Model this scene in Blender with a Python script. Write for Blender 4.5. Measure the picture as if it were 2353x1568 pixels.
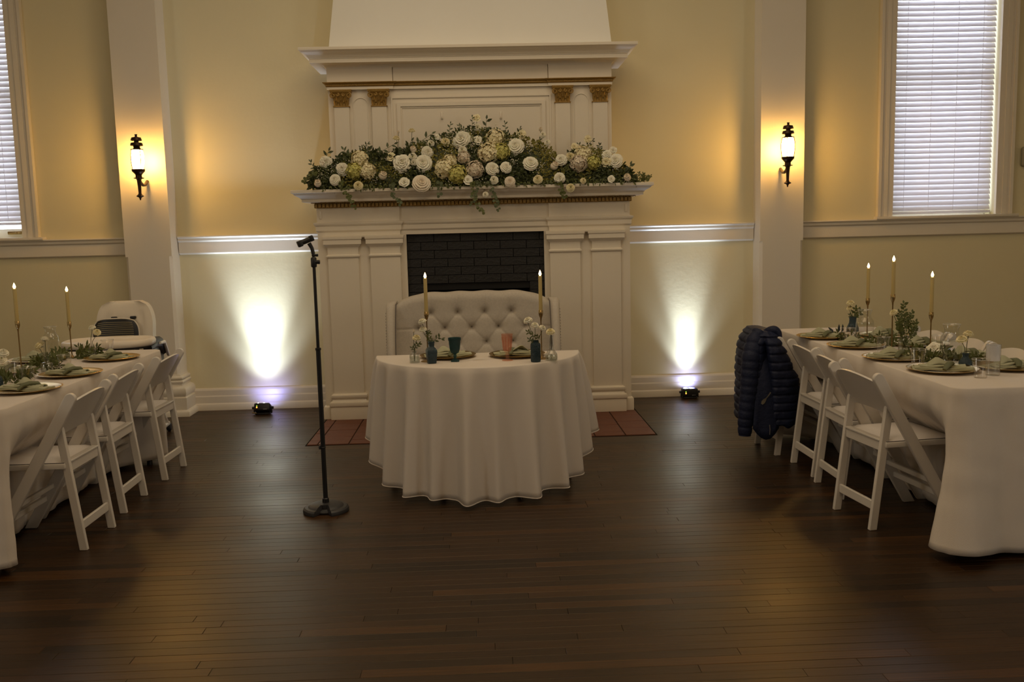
import bpy, bmesh, math, random
from mathutils import Vector, Matrix, Euler, noise as mnoise
PI = math.pi
random.seed(7)
for _o in list(bpy.data.objects):
    bpy.data.objects.remove(_o)
SC = bpy.context.scene
COL = SC.collection

# ------------------------------------------------------------------ camera
cam = bpy.data.cameras.new('camera')
cam.sensor_fit = 'HORIZONTAL'
cam.sensor_width = 36.0
cam.lens = 2120.7 * 36.0 / 2353.0
cam.clip_start = 0.05
camo = bpy.data.objects.new('camera', cam)
COL.objects.link(camo)
pit, yaw, rol = 0.1207543, 0.0321578, -0.0245150
fw = Vector((math.sin(yaw) * math.cos(pit), math.cos(yaw) * math.cos(pit), -math.sin(pit)))
rt = fw.cross(Vector((0, 0, 1))).normalized()
up = rt.cross(fw)
r2 = rt * math.cos(rol) + up * math.sin(rol)
u2 = -rt * math.sin(rol) + up * math.cos(rol)
camo.matrix_world = Matrix(((r2.x, u2.x, -fw.x, 0), (r2.y, u2.y, -fw.y, 0), (r2.z, u2.z, -fw.z, 1.5), (0, 0, 0, 1)))
SC.camera = camo

# ------------------------------------------------------------------ world, large lights, exposure
w = bpy.data.worlds.new('daylight')
SC.world = w
w.use_nodes = True
w.node_tree.nodes['Background'].inputs[0].default_value = (0.78, 0.86, 1.0, 1)
w.node_tree.nodes['Background'].inputs[1].default_value = 5.2
SC.view_settings.view_transform = 'Standard'
SC.view_settings.look = 'None'
SC.view_settings.gamma = 1.0
SC.view_settings.use_curve_mapping = False
SC.view_settings.exposure = 0.16
SC.cycles.transparent_max_bounces = 24


def area(name, loc, tgt, sx, sy, power, col):
    l = bpy.data.lights.new(name, 'AREA')
    l.shape = 'RECTANGLE'
    l.size, l.size_y, l.energy, l.color = sx, sy, power, col
    o = bpy.data.objects.new(name, l)
    COL.objects.link(o)
    o.location = loc
    d = Vector(tgt) - Vector(loc)
    o.rotation_euler = d.to_track_quat('-Z', 'Y').to_euler()
    return o


# assumed unseen fill: overhead lamps without fixtures, side daylight without any windows built
area('assumed_ceiling_fill', (0.0, 5.2, 4.55), (0.0, 5.21, 0.0), 4.0, 2.0, 40, (1.0, 0.80, 0.54))
area('assumed_hall_fill', (0.0, 1.8, 4.55), (0.0, 1.81, 0.0), 4.0, 2.5, 50, (1.0, 0.71, 0.42))  # assumed overhead fill nearer the camera, no lamp modelled
area('assumed_daylight_left', (-5.6, 0.6, 2.7), (0.0, 3.5, 1.6), 1.1, 2.4, 27, (1.0, 0.90, 0.76))  # assumed daylight, added inside a side wall that has no opening
area('assumed_daylight_right', (5.6, 0.6, 2.7), (0.0, 3.5, 1.6), 1.1, 2.4, 27, (1.0, 0.90, 0.76))  # same assumed daylight on the other side, no window there


# ------------------------------------------------------------------ helpers
def nz(p, s=1.0, seed=0.0):
    return mnoise.noise(Vector((p[0] * s + seed, p[1] * s + seed * 1.7, p[2] * s - seed)))


class MB:
    def __init__(self):
        self.v = []
        self.f = []
        self.m = []

    def add(self, vs, fs, M=None, mi=0):
        n = len(self.v)
        if M is not None:
            vs = [M @ Vector(p) for p in vs]
        self.v += [tuple(p) for p in vs]
        self.f += [tuple(i + n for i in f) for f in fs]
        self.m += [mi] * len(fs)
        return self

    def box(self, x0, x1, y0, y1, z0, z1, M=None, mi=0):
        vs = [(x0, y0, z0), (x1, y0, z0), (x1, y1, z0), (x0, y1, z0), (x0, y0, z1), (x1, y0, z1), (x1, y1, z1), (x0, y1, z1)]
        fs = [(0, 3, 2, 1), (4, 5, 6, 7), (0, 1, 5, 4), (1, 2, 6, 5), (2, 3, 7, 6), (3, 0, 4, 7)]
        return self.add(vs, fs, M, mi)

    def rbox(self, x0, x1, y0, y1, z0, z1, b=0.004, seg=2, M=None, mi=0):
        bm = bmesh.new()
        bmesh.ops.create_cube(bm, size=1.0)
        for q in bm.verts:
            q.co = Vector(((x0 + x1) / 2 + q.co.x * (x1 - x0), (y0 + y1) / 2 + q.co.y * (y1 - y0), (z0 + z1) / 2 + q.co.z * (z1 - z0)))
        bmesh.ops.bevel(bm, geom=bm.edges[:], offset=b, segments=seg, profile=0.5, affect='EDGES')
        bm.verts.index_update()
        self.add([q.co.copy() for q in bm.verts], [[q.index for q in f.verts] for f in bm.faces], M, mi)
        bm.free()
        return self

    def lathe(self, prof, n=24, M=None, mi=0, sq=0.0):
        rings = []
        vs = []
        for r, z in prof:
            if r < 1e-6:
                rings.append([len(vs)])
                vs.append((0, 0, z))
            else:
                ring = []
                for i in range(n):
                    a = 2 * PI * i / n
                    c, s = math.cos(a), math.sin(a)
                    k = 1.0
                    if sq:
                        k = 1.0 / max(abs(c), abs(s)) * sq + (1 - sq)
                    ring.append(len(vs))
                    vs.append((r * c * k, r * s * k, z))
                rings.append(ring)
        fs = []
        for a, b in zip(rings[:-1], rings[1:]):
            for i in range(n):
                j = (i + 1) % n
                if len(a) == 1 and len(b) == 1:
                    continue
                if len(a) == 1:
                    fs.append((a[0], b[j], b[i]))
                elif len(b) == 1:
                    fs.append((a[i], a[j], b[0]))
                else:
                    fs.append((a[i], a[j], b[j], b[i]))
        return self.add(vs, fs, M, mi)

    def tube(self, pts, rad, n=8, M=None, mi=0, sx=1.0, closed=False):
        pts = [Vector(p) for p in pts]
        k = len(pts)
        if not isinstance(rad, (list, tuple)):
            rad = [rad] * k
        vs = []
        fs = []
        prev = None
        for i, p in enumerate(pts):
            if closed:
                t = (pts[(i + 1) % k] - pts[i - 1]).normalized()
            else:
                t = (pts[min(i + 1, k - 1)] - pts[max(i - 1, 0)]).normalized()
            if prev is None:
                a = Vector((0, 0, 1)) if abs(t.z) < 0.9 else Vector((1, 0, 0))
                nn = t.cross(a).normalized()
            else:
                nn = (prev - t * prev.dot(t)).normalized()
            prev = nn
            bb = t.cross(nn)
            for j in range(n):
                a = 2 * PI * j / n
                vs.append(p + (nn * math.cos(a) * sx + bb * math.sin(a)) * rad[i])
        R = k if closed else k - 1
        for i in range(R):
            i2 = (i + 1) % k
            for j in range(n):
                j2 = (j + 1) % n
                fs.append((i * n + j, i * n + j2, i2 * n + j2, i2 * n + j))
        if not closed:
            fs.append(tuple(range(n))[::-1])
            fs.append(tuple((k - 1) * n + j for j in range(n)))
        return self.add(vs, fs, M, mi)

    def grid(self, P, M=None, mi=0, wrapu=False):
        """P[j][i] rows of points"""
        nj, ni = len(P), len(P[0])
        vs = [p for row in P for p in row]
        fs = []
        for j in range(nj - 1):
            for i in range(ni if wrapu else ni - 1):
                i2 = (i + 1) % ni
                fs.append((j * ni + i, j * ni + i2, (j + 1) * ni + i2, (j + 1) * ni + i))
        return self.add(vs, fs, M, mi)

    def prism(self, poly, axis, a, b, M=None, mi=0):
        """closed 2D polygon swept along axis; poly in the other two axes in order (x,y,z without axis)"""
        n = len(poly)

        def P(q, t):
            if axis == 0:
                return (t, q[0], q[1])
            if axis == 1:
                return (q[0], t, q[1])
            return (q[0], q[1], t)
        vs = [P(q, a) for q in poly] + [P(q, b) for q in poly]
        fs = [(i, (i + 1) % n, n + (i + 1) % n, n + i) for i in range(n)]
        fs.append(tuple(range(n))[::-1])
        fs.append(tuple(range(n, 2 * n)))
        return self.add(vs, fs, M, mi)

    def cornice(self, x0, x1, yf, yb, prof, M=None, mi=0):
        """moulding wrapped round the front and both sides of a block; prof = (out, z) bottom to top"""
        vs = []
        for o, z in prof:
            vs += [(x0 - o, yb, z), (x0 - o, yf - o, z), (x1 + o, yf - o, z), (x1 + o, yb, z)]
        fs = []
        for k in range(len(prof) - 1):
            for i in range(3):
                fs.append((k * 4 + i, k * 4 + i + 1, k * 4 + 5 + i, k * 4 + 4 + i))
            fs.append((k * 4 + 3, k * 4, k * 4 + 4, k * 4 + 7))
        fs.append((3, 2, 1, 0))
        e = (len(prof) - 1) * 4
        fs.append((e, e + 1, e + 2, e + 3))
        return self.add(vs, fs, M, mi)

    def build(self, name, mat, parent=None, org=None, smooth=38, kind=None, label=None):
        me = bpy.data.meshes.new(name)
        vs = self.v
        if org is not None:
            vs = [(p[0] - org[0], p[1] - org[1], p[2] - org[2]) for p in vs]
        me.from_pydata(vs, [], self.f)
        mats = mat if isinstance(mat, (list, tuple)) else [mat]
        for m_ in mats:
            me.materials.append(m_)
        if len(mats) > 1:
            me.polygons.foreach_set('material_index', self.m)
        bm = bmesh.new()
        bm.from_mesh(me)
        bmesh.ops.recalc_face_normals(bm, faces=bm.faces[:])
        bm.to_mesh(me)
        bm.free()
        if smooth:
            me.polygons.foreach_set('use_smooth', [True] * len(me.polygons))
            me.set_sharp_from_angle(angle=math.radians(smooth))
        me.update()
        return link(name, me, parent, kind, label)


def link(name, me, parent=None, kind=None, label=None):
    o = bpy.data.objects.new(name, me)
    COL.objects.link(o)
    if parent is not None:
        o.parent = parent
    if kind:
        o['kind'] = kind
    if label:
        o['label'] = label
    return o


def tag(o, label, cat=None, group=None, kind=None):
    o['label'] = label
    if cat:
        o['category'] = cat
    if group:
        o['group'] = group
    if kind:
        o['kind'] = kind
    return o


def thing(name, loc, label, cat, rz=0.0, group=None):
    o = bpy.data.objects.new(name, None)
    o.empty_display_size = 0.05
    COL.objects.link(o)
    o.location = loc
    o.rotation_euler = (0, 0, rz)
    return tag(o, label, cat, group)


def dup(root, loc, rz, label, group=None, name=None, scale=None):
    def cp(o, par):
        c = o.copy()
        COL.objects.link(c)
        c.parent = par
        for ch in [q for q in o.children]:
            cp(ch, c)
        return c
    r = cp(root, None)
    if name:
        r.name = name
    r.location = loc
    r.rotation_euler = (root.rotation_euler[0], root.rotation_euler[1], rz)
    if scale:
        r.scale = (scale,) * 3
    r['label'] = label
    if group:
        r['group'] = group
    return r


def Rz(a):
    return Matrix.Rotation(a, 4, 'Z')


def T(x, y, z):
    return Matrix.Translation((x, y, z))


# ------------------------------------------------------------------ materials
def mat(name, col, rough=0.5, metal=0.0, var=0.06, ns=6.0, bump=0.0, bs=60.0, spec=0.5, **kw):
    m = bpy.data.materials.new(name)
    m.use_nodes = True
    nt = m.node_tree
    N, L = nt.nodes, nt.links
    b = N['Principled BSDF']
    b.inputs['Roughness'].default_value = rough
    b.inputs['Metallic'].default_value = metal
    b.inputs['Specular IOR Level'].default_value = spec
    tc = N.new('ShaderNodeTexCoord')
    t = N.new('ShaderNodeTexNoise')
    t.inputs['Scale'].default_value = ns
    t.inputs['Detail'].default_value = 4
    L.new(tc.outputs['Object'], t.inputs['Vector'])
    mx = N.new('ShaderNodeMix')
    mx.data_type = 'RGBA'
    mx.inputs[6].default_value = (*[max(0, c * (1 - var)) for c in col], 1)
    mx.inputs[7].default_value = (*[min(1, c * (1 + var)) for c in col], 1)
    L.new(t.outputs['Fac'], mx.inputs[0])
    L.new(mx.outputs[2], b.inputs['Base Color'])
    if bump:
        t2 = N.new('ShaderNodeTexNoise')
        t2.inputs['Scale'].default_value = bs
        t2.inputs['Detail'].default_value = 5
        L.new(tc.outputs['Object'], t2.inputs['Vector'])
        bp = N.new('ShaderNodeBump')
        bp.inputs['Strength'].default_value = bump
        bp.inputs['Distance'].default_value = 0.01
        L.new(t2.outputs['Fac'], bp.inputs['Height'])
        L.new(bp.outputs['Normal'], b.inputs['Normal'])
    for k, v in kw.items():
        b.inputs[k].default_value = v
    return m


def emis(name, col, strength):
    m = bpy.data.materials.new(name)
    m.use_nodes = True
    N, L = m.node_tree.nodes, m.node_tree.links
    b = N['Principled BSDF']
    b.inputs['Base Color'].default_value = (*col, 1)
    b.inputs['Emission Color'].default_value = (*col, 1)
    b.inputs['Emission Strength'].default_value = strength
    return m


def thinglass(name, tint=(1, 1, 1), ior=1.5, base=0.0):
    """clear glass sheet: transparent body with a Fresnel gloss"""
    m = bpy.data.materials.new(name)
    m.use_nodes = True
    N, L = m.node_tree.nodes, m.node_tree.links
    N.remove(N['Principled BSDF'])
    tr = N.new('ShaderNodeBsdfTransparent')
    tr.inputs[0].default_value = (*tint, 1)
    gl = N.new('ShaderNodeBsdfGlossy')
    gl.inputs['Roughness'].default_value = 0.04
    lw = N.new('ShaderNodeLayerWeight')
    lw.inputs[0].default_value = 0.5
    pw = N.new('ShaderNodeMath')
    pw.operation = 'POWER'
    pw.inputs[1].default_value = 3.0
    L.new(lw.outputs['Facing'], pw.inputs[0])
    ad = N.new('ShaderNodeMath')
    ad.operation = 'MULTIPLY_ADD'
    ad.inputs[1].default_value = (ior - 1.0) * 0.75
    ad.inputs[2].default_value = 0.03 + base
    L.new(pw.outputs[0], ad.inputs[0])
    mx = N.new('ShaderNodeMixShader')
    L.new(ad.outputs[0], mx.inputs[0])
    L.new(tr.outputs[0], mx.inputs[1])
    L.new(gl.outputs[0], mx.inputs[2])
    L.new(mx.outputs[0], N['Material Output'].inputs[0])
    return m


def tintglass(name, col, tint, solid=0.4, bump=0.3, bs=100):
    """coloured pressed glass: tinted see-through body, coloured scatter and a gloss"""
    m = mat(name, col, 0.12, var=0.25, ns=40, bump=bump, bs=bs)
    N, L = m.node_tree.nodes, m.node_tree.links
    tr = N.new('ShaderNodeBsdfTransparent')
    tr.inputs[0].default_value = (*tint, 1)
    mx = N.new('ShaderNodeMixShader')
    mx.inputs[0].default_value = solid
    L.new(tr.outputs[0], mx.inputs[1])
    L.new(N['Principled BSDF'].outputs[0], mx.inputs[2])
    L.new(mx.outputs[0], N['Material Output'].inputs[0])
    return m


WALL = mat('cream_wall_paint', (0.78, 0.695, 0.445), 0.6, var=0.035, ns=1.5, bump=0.10, bs=25)
WHITE = mat('white_trim_paint', (0.80, 0.725, 0.60), 0.38, var=0.03, ns=3, bump=0.06, bs=30)
HOODP = mat('white_plaster', (0.90, 0.88, 0.81), 0.6, var=0.03, ns=2, bump=0.08, bs=25)
CEIL = mat('ceiling_paint', (0.82, 0.78, 0.68), 0.8, var=0.02)
GOLDP = mat('gold_paint', (0.34, 0.205, 0.050), 0.42, metal=0.3, var=0.25, ns=60, bump=0.3, bs=120)
BLACKB = mat('black_brick_paint', (0.013, 0.0125, 0.0125), 0.6, var=0.35, ns=14, bump=0.5, bs=70)
MORTAR = mat('black_mortar_paint', (0.008, 0.008, 0.008), 0.9, var=0.2)
SOOT = mat('soot', (0.004, 0.004, 0.004), 0.9)
TERRA = mat('terracotta', (0.135, 0.043, 0.019), 0.6, var=0.22, ns=9, bump=0.25, bs=40)
GROUT = mat('dark_grout', (0.03, 0.022, 0.016), 0.9)
CLOTH = mat('white_table_linen', (0.66, 0.60, 0.535), 0.85, var=0.03, ns=4, bump=0.12, bs=320, spec=0.2)
CHAIRP = mat('white_resin', (0.68, 0.64, 0.585), 0.35, var=0.03)
PADW = mat('white_vinyl', (0.80, 0.755, 0.72), 0.42, var=0.03, bump=0.05, bs=90)
STEEL = mat('steel', (0.45, 0.43, 0.41), 0.35, metal=1.0)
BLKM = mat('black_metal', (0.008, 0.008, 0.009), 0.38, var=0.15)
BLKP = mat('black_plastic', (0.012, 0.012, 0.014), 0.45, var=0.15)
GREYP = mat('grey_black_cast_iron', (0.028, 0.028, 0.030), 0.5, var=0.2, bump=0.1, bs=80)
BRONZE = mat('dark_bronze', (0.045, 0.022, 0.010), 0.36, metal=0.7, var=0.3, ns=30)
BRASS = mat('brass', (0.36, 0.245, 0.105), 0.30, metal=1.0, var=0.1)
GOLDM = mat('gold_charger', (0.54, 0.37, 0.12), 0.28, metal=1.0, var=0.12, ns=20)
SAGE = mat('sage_napkin', (0.40, 0.40, 0.27), 0.9, var=0.08, ns=12, bump=0.2, bs=260, spec=0.2)
SAGED = mat('olive_napkin_ring', (0.13, 0.14, 0.075), 0.8, var=0.1)
LINEN = mat('grey_linen', (0.54, 0.49, 0.42), 0.95, var=0.14, ns=90, bump=0.35, bs=420, spec=0.15)
PIPING = mat('dark_grey_piping', (0.12, 0.105, 0.10), 0.8)
DKWOOD = mat('dark_wood', (0.03, 0.017, 0.009), 0.4, var=0.2)
WAX = mat('ivory_wax', (0.50, 0.39, 0.155), 0.5, var=0.03, **{'Subsurface Weight': 0.25, 'Subsurface Radius': (0.02, 0.012, 0.005)})
FLAME = emis('candle_flame', (1.0, 0.62, 0.22), 26.0)
WICK = mat('wick', (0.02, 0.015, 0.01), 0.9)
LEAFD = mat('dark_leaf', (0.040, 0.052, 0.011), 0.55, var=0.35, ns=25)
LEAFM = mat('mid_leaf', (0.085, 0.100, 0.018), 0.55, var=0.35, ns=25)
LEAFY = mat('yellow_green_leaf', (0.21, 0.19, 0.032), 0.55, var=0.3, ns=25)
LEAFG = mat('grey_green_leaf', (0.085, 0.105, 0.042), 0.6, var=0.25, ns=25)
STEM = mat('green_stem', (0.085, 0.095, 0.03), 0.6)
PETW = mat('white_petal', (0.88, 0.83, 0.68), 0.65, var=0.05, ns=30, **{'Subsurface Weight': 0.1})
PETC = mat('cream_petal', (0.86, 0.77, 0.50), 0.65, var=0.08, ns=30, **{'Subsurface Weight': 0.1})
PETP = mat('blush_petal', (0.84, 0.73, 0.58), 0.65, var=0.06, ns=30, **{'Subsurface Weight': 0.1})
PETG = mat('lime_petal', (0.62, 0.58, 0.18), 0.65, var=0.15, ns=30, **{'Subsurface Weight': 0.1})
CENTG = mat('green_flower_eye', (0.16, 0.16, 0.03), 0.7)
GLASS = thinglass('clear_glass', (0.95, 0.955, 0.945), 1.75, 0.075)
PANE = thinglass('window_pane', (0.95, 0.97, 0.97), 1.45, 0.0)
CUPG = thinglass('clear_plastic', (0.955, 0.945, 0.925), 1.8, 0.06)
WATER = thinglass('water', (0.90, 0.93, 0.90), 1.2, 0.0)
BLUEG = tintglass('blue_pressed_glass', (0.052, 0.088, 0.108), (0.18, 0.28, 0.34), 0.56, 0.5, 130)
TEALG = tintglass('teal_pressed_glass', (0.035, 0.085, 0.092), (0.28, 0.50, 0.52), 0.42, 0.4, 110)
PINKG = tintglass('pink_pressed_glass', (0.66, 0.36, 0.28), (0.98, 0.87, 0.81), 0.12, 0.4, 110)
RIM = tintglass('glass_rim', (0.75, 0.73, 0.68), (1, 1, 1), 0.45, 0.0)
REFLW = mat('painted_reflection', (0.88, 0.88, 0.93), 0.35, var=0.08, **{'Transmission Weight': 0.3})  # white standing in for daylight reflected in the tall glass
NAVY = mat('navy_nylon', (0.009, 0.014, 0.042), 0.6, var=0.3, ns=14, bump=0.4, bs=45, spec=0.3)
NAVYL = mat('navy_lining', (0.007, 0.009, 0.020), 0.6, var=0.3, ns=14)
HCW = mat('cream_vinyl', (0.78, 0.70, 0.58), 0.45, var=0.03, bump=0.05, bs=60)
HCWHITE = mat('white_plastic', (0.80, 0.76, 0.70), 0.35)
SLAT = None


def slat_material():
    m = bpy.data.materials.new('white_blind_slat')
    m.use_nodes = True
    N, L = m.node_tree.nodes, m.node_tree.links
    b = N['Principled BSDF']
    b.inputs['Base Color'].default_value = (0.82, 0.80, 0.80, 1)
    b.inputs['Roughness'].default_value = 0.45
    t = N.new('ShaderNodeBsdfTranslucent')
    t.inputs[0].default_value = (0.80, 0.74, 0.76, 1)
    mx = N.new('ShaderNodeMixShader')
    mx.inputs[0].default_value = 0.35
    L.new(b.outputs[0], mx.inputs[1])
    L.new(t.outputs[0], mx.inputs[2])
    L.new(mx.outputs[0], N['Material Output'].inputs[0])
    return m


SLAT = slat_material()


def floor_material():
    m = bpy.data.materials.new('dark_oak_strip_floor')
    m.use_nodes = True
    N, L = m.node_tree.nodes, m.node_tree.links
    b = N['Principled BSDF']
    b.inputs['Specular IOR Level'].default_value = 0.48
    b.inputs['Specular Tint'].default_value = (1.0, 0.88, 0.70, 1)
    g = N.new('ShaderNodeNewGeometry')
    oi = N.new('ShaderNodeObjectInfo')
    ad = N.new('ShaderNodeMath')
    ad.operation = 'ADD'
    L.new(g.outputs['Random Per Island'], ad.inputs[0])
    L.new(oi.outputs['Random'], ad.inputs[1])
    fr = N.new('ShaderNodeMath')
    fr.operation = 'FRACT'
    L.new(ad.outputs[0], fr.inputs[0])
    cr = N.new('ShaderNodeValToRGB')
    e = cr.color_ramp.elements
    e[0].position = 0.0
    e[0].color = (0.012, 0.0052, 0.0017, 1)
    e[1].position = 1.0
    e[1].color = (0.060, 0.0245, 0.0055, 1)
    q = e.new(0.2)
    q.color = (0.024, 0.0104, 0.003, 1)
    q = e.new(0.8)
    q.color = (0.035, 0.0148, 0.004, 1)
    L.new(fr.outputs[0], cr.inputs[0])
    # grain along the boards, shifted from board to board
    sh = N.new('ShaderNodeMath')
    sh.operation = 'MULTIPLY'
    sh.inputs[1].default_value = 37.0
    L.new(fr.outputs[0], sh.inputs[0])
    cx = N.new('ShaderNodeCombineXYZ')
    L.new(sh.outputs[0], cx.inputs[0])
    va = N.new('ShaderNodeVectorMath')
    va.operation = 'ADD'
    L.new(g.outputs['Position'], va.inputs[0])
    L.new(cx.outputs[0], va.inputs[1])
    mp = N.new('ShaderNodeMapping')
    mp.inputs['Scale'].default_value = (3.0, 120.0, 1.0)
    L.new(va.outputs[0], mp.inputs[0])
    t = N.new('ShaderNodeTexNoise')
    t.inputs['Scale'].default_value = 1.0
    t.inputs['Detail'].default_value = 6
    L.new(mp.outputs[0], t.inputs['Vector'])
    r = N.new('ShaderNodeValToRGB')
    r.color_ramp.elements[0].position = 0.30
    r.color_ramp.elements[0].color = (0.42, 0.42, 0.42, 1)
    r.color_ramp.elements[1].position = 0.68
    r.color_ramp.elements[1].color = (1.25, 1.25, 1.25, 1)
    L.new(t.outputs['Fac'], r.inputs[0])
    mx = N.new('ShaderNodeMix')
    mx.data_type = 'RGBA'
    mx.blend_type = 'MULTIPLY'
    mx.inputs[0].default_value = 1.0
    L.new(cr.outputs[0], mx.inputs[6])
    L.new(r.outputs[0], mx.inputs[7])
    L.new(mx.outputs[2], b.inputs['Base Color'])
    # worn varnish
    t2 = N.new('ShaderNodeTexNoise')
    t2.inputs['Scale'].default_value = 1.4
    t2.inputs['Detail'].default_value = 5
    L.new(g.outputs['Position'], t2.inputs['Vector'])
    mr = N.new('ShaderNodeMapRange')
    mr.inputs['From Min'].default_value = 0.3
    mr.inputs['From Max'].default_value = 0.7
    mr.inputs['To Min'].default_value = 0.32
    mr.inputs['To Max'].default_value = 0.44
    L.new(t2.outputs['Fac'], mr.inputs[0])
    L.new(mr.outputs[0], b.inputs['Roughness'])
    bp = N.new('ShaderNodeBump')
    bp.inputs['Strength'].default_value = 0.12
    bp.inputs['Distance'].default_value = 0.004
    L.new(t.outputs['Fac'], bp.inputs['Height'])
    L.new(bp.outputs['Normal'], b.inputs['Normal'])
    return m


FLOORM = floor_material()

# ================================================================== THE SETTING
WX0, WX1, WY0, WY1, CZ = -6.0, 6.0, -6.0, 8.0, 4.7
HX0, HX1, HY0, HY1 = -1.285, 1.242, 6.522, 7.46      # hearth

fl = MB().box(WX0, WX1, WY0, 8.25, -0.12, -0.02).build('floor', FLOORM, kind='structure')
fl['label'] = 'dark brown oak strip floor running across the hall'
# strip boards across the room
PW = 0.0572
LENS = [0.55, 0.8, 1.05, 1.3, 1.6, 1.9]
plank_mesh = {}


def plank_verts(L, W, ch=0.0012):
    h = 0.0199
    return MB().add(
        [(-L / 2, -W / 2, -h), (L / 2, -W / 2, -h), (L / 2, W / 2, -h), (-L / 2, W / 2, -h),
         (-L / 2, -W / 2, -ch), (L / 2, -W / 2, -ch), (L / 2, W / 2, -ch), (-L / 2, W / 2, -ch),
         (-L / 2 + ch, -W / 2 + ch, 0), (L / 2 - ch, -W / 2 + ch, 0), (L / 2 - ch, W / 2 - ch, 0), (-L / 2 + ch, W / 2 - ch, 0)],
        [(0, 1, 5, 4), (1, 2, 6, 5), (2, 3, 7, 6), (3, 0, 4, 7), (4, 5, 9, 8), (5, 6, 10, 9), (6, 7, 11, 10), (7, 4, 8, 11), (8, 9, 10, 11)])


planks = []
rp = random.Random(3)
row = 0
y = 7.965
while y > 0.4:
    spans = [(WX0, WX1)]
    yc = y - PW / 2
    if yc + PW / 2 > HY0 and yc - PW / 2 < 7.9:
        spans = [(WX0, HX0), (HX1, WX1)]
    for a, b in spans:
        x = a - rp.uniform(0, 1.2) if a == WX0 else a
        while x < b - 0.05:
            L = rp.choice(LENS)
            x2 = x + L
            if x2 > b and b < WX1:
                x2 = b
            if b - x2 < 0.25 and b < WX1:
                x2 = b
            planks.append((x, x2, yc))
            x = x2
    y -= PW
    row += 1


def seen(p):
    x0, x1, yc = p
    return yc > 2.75 and x1 > -0.56 * yc and x0 < 0.585 * yc


vis = sorted([p for p in planks if seen(p)], key=lambda p: p[2])
near = set(vis[:300])
rest = MB()
for p in planks:
    L = p[1] - p[0]
    dz = rp.uniform(-0.0006, 0.0002)
    if p in near:
        k = round(L, 3)
        if k not in plank_mesh:
            b_ = plank_verts(L - 0.0008, PW - 0.0006)
            ob = b_.build('plank', FLOORM, fl, smooth=0)
            plank_mesh[k] = ob.data
        else:
            ob = link('plank', plank_mesh[k], fl)
        ob.location = ((p[0] + p[1]) / 2, p[2], dz)
    else:
        b_ = plank_verts(L - 0.0008, PW - 0.0006)
        rest.add(b_.v, b_.f, T((p[0] + p[1]) / 2, p[2], dz))
rest.build('plank_rows', FLOORM, fl, smooth=0, kind='stuff')

# walls
WIN = [(-4.765, -3.850), (3.590, 4.500)]
WZ0, WZ1 = 1.530, 4.05
mb = MB()
xs = [WX0 - 0.25, WIN[0][0], WIN[0][1], WIN[1][0], WIN[1][1], WX1 + 0.25]
for i in range(0, 5, 2):
    mb.box(xs[i], xs[i + 1], 8.0, 8.25, 0, CZ)
for a, b in WIN:
    mb.box(a, b, 8.0, 8.25, 0, WZ0)
    mb.box(a, b, 8.0, 8.25, WZ1, CZ)
tag(mb.build('wall_back', WALL, kind='structure'), 'cream painted wall behind the fireplace')
tag(MB().box(WX0 - 0.25, WX0, WY0, 8.0, 0, CZ).build('wall_left', WALL, kind='structure'), 'cream painted side wall on the left')
tag(MB().box(WX1, WX1 + 0.25, WY0, 8.0, 0, CZ).build('wall_right', WALL, kind='structure'), 'cream painted side wall on the right')
tag(MB().box(WX0, WX1, WY0 - 0.25, WY0, 0, CZ).build('wall_front', WALL, kind='structure'), 'cream painted wall behind the camera')
tag(MB().box(WX0, WX1, WY0, 8.0, CZ, CZ + 0.2).build('ceiling', CEIL, kind='structure'), 'off-white hall ceiling')

# pilasters
PILS = [(-2.943, -2.562, 'white wall pilaster carrying the left lantern'), (2.378, 2.747, 'white wall pilaster carrying the right lantern')]
for i, (a, b, lab) in enumerate(PILS):
    mb = MB().box(a, b, 7.80, 8.0, 1.345, CZ)
    c = 0.022
    mb.prism([(a, 8.0), (a, 7.80 + c), (a + c, 7.80), (b - c, 7.80), (b, 7.80 + c), (b, 8.0)], 2, 0.0, 1.345)
    o = mb.build('trim_%d' % (i + 1), WHITE, kind='structure')
    o['label'] = lab
    MB().cornice(a, b, 7.80, 8.0, [(0.085, 0), (0.085, 0.035), (0.07, 0.05), (0.062, 0.055), (0.062, 0.155), (0.05, 0.165), (0.058, 0.18), (0.062, 0.20),
                                     (0.058, 0.225), (0.045, 0.245), (0.022, 0.252), (0.018, 0.27), (0.028, 0.277), (0.03, 0.288), (0.026, 0.298), (0.012, 0.303),
                                     (0.024, 0.309), (0.026, 0.32), (0.022, 0.33), (0.004, 0.336), (0.0, 0.35)]).build('pilaster_base', WHITE, o, smooth=50)

# chair rails and baseboards
RAILP = [(8.0, 1.508), (7.945, 1.508), (7.942, 1.504), (7.942, 1.497), (7.955, 1.486), (7.957, 1.468), (7.970, 1.455), (7.972, 1.364), (7.995, 1.350), (8.0, 1.350)]
BASEP = [(8.0, 0.0), (7.962, 0.0), (7.962, 0.03), (7.968, 0.052), (7.976, 0.062), (7.976, 0.118), (7.981, 0.128), (7.981, 0.172), (7.987, 0.186), (7.995, 0.192), (8.0, 0.192)]
SEGS = [(-6.0, -2.935, 'far_left', 'left of the left pilaster'), (-2.555, -1.285, 'left', 'between the left pilaster and the fireplace'),
        (1.21, 2.372, 'right', 'between the fireplace and the right pilaster'), (2.740, 6.0, 'far_right', 'right of the right pilaster')]
for i, (a, b, nm, lab) in enumerate(SEGS):
    tag(MB().prism(RAILP, 0, a, b).build('trim_%d' % (i + 3), WHITE, kind='structure', smooth=20), 'white moulded chair rail ' + lab)
    tag(MB().prism(BASEP, 0, a, b).build('baseboard_' + nm, WHITE, kind='structure', smooth=20), 'white moulded baseboard ' + lab)

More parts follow.
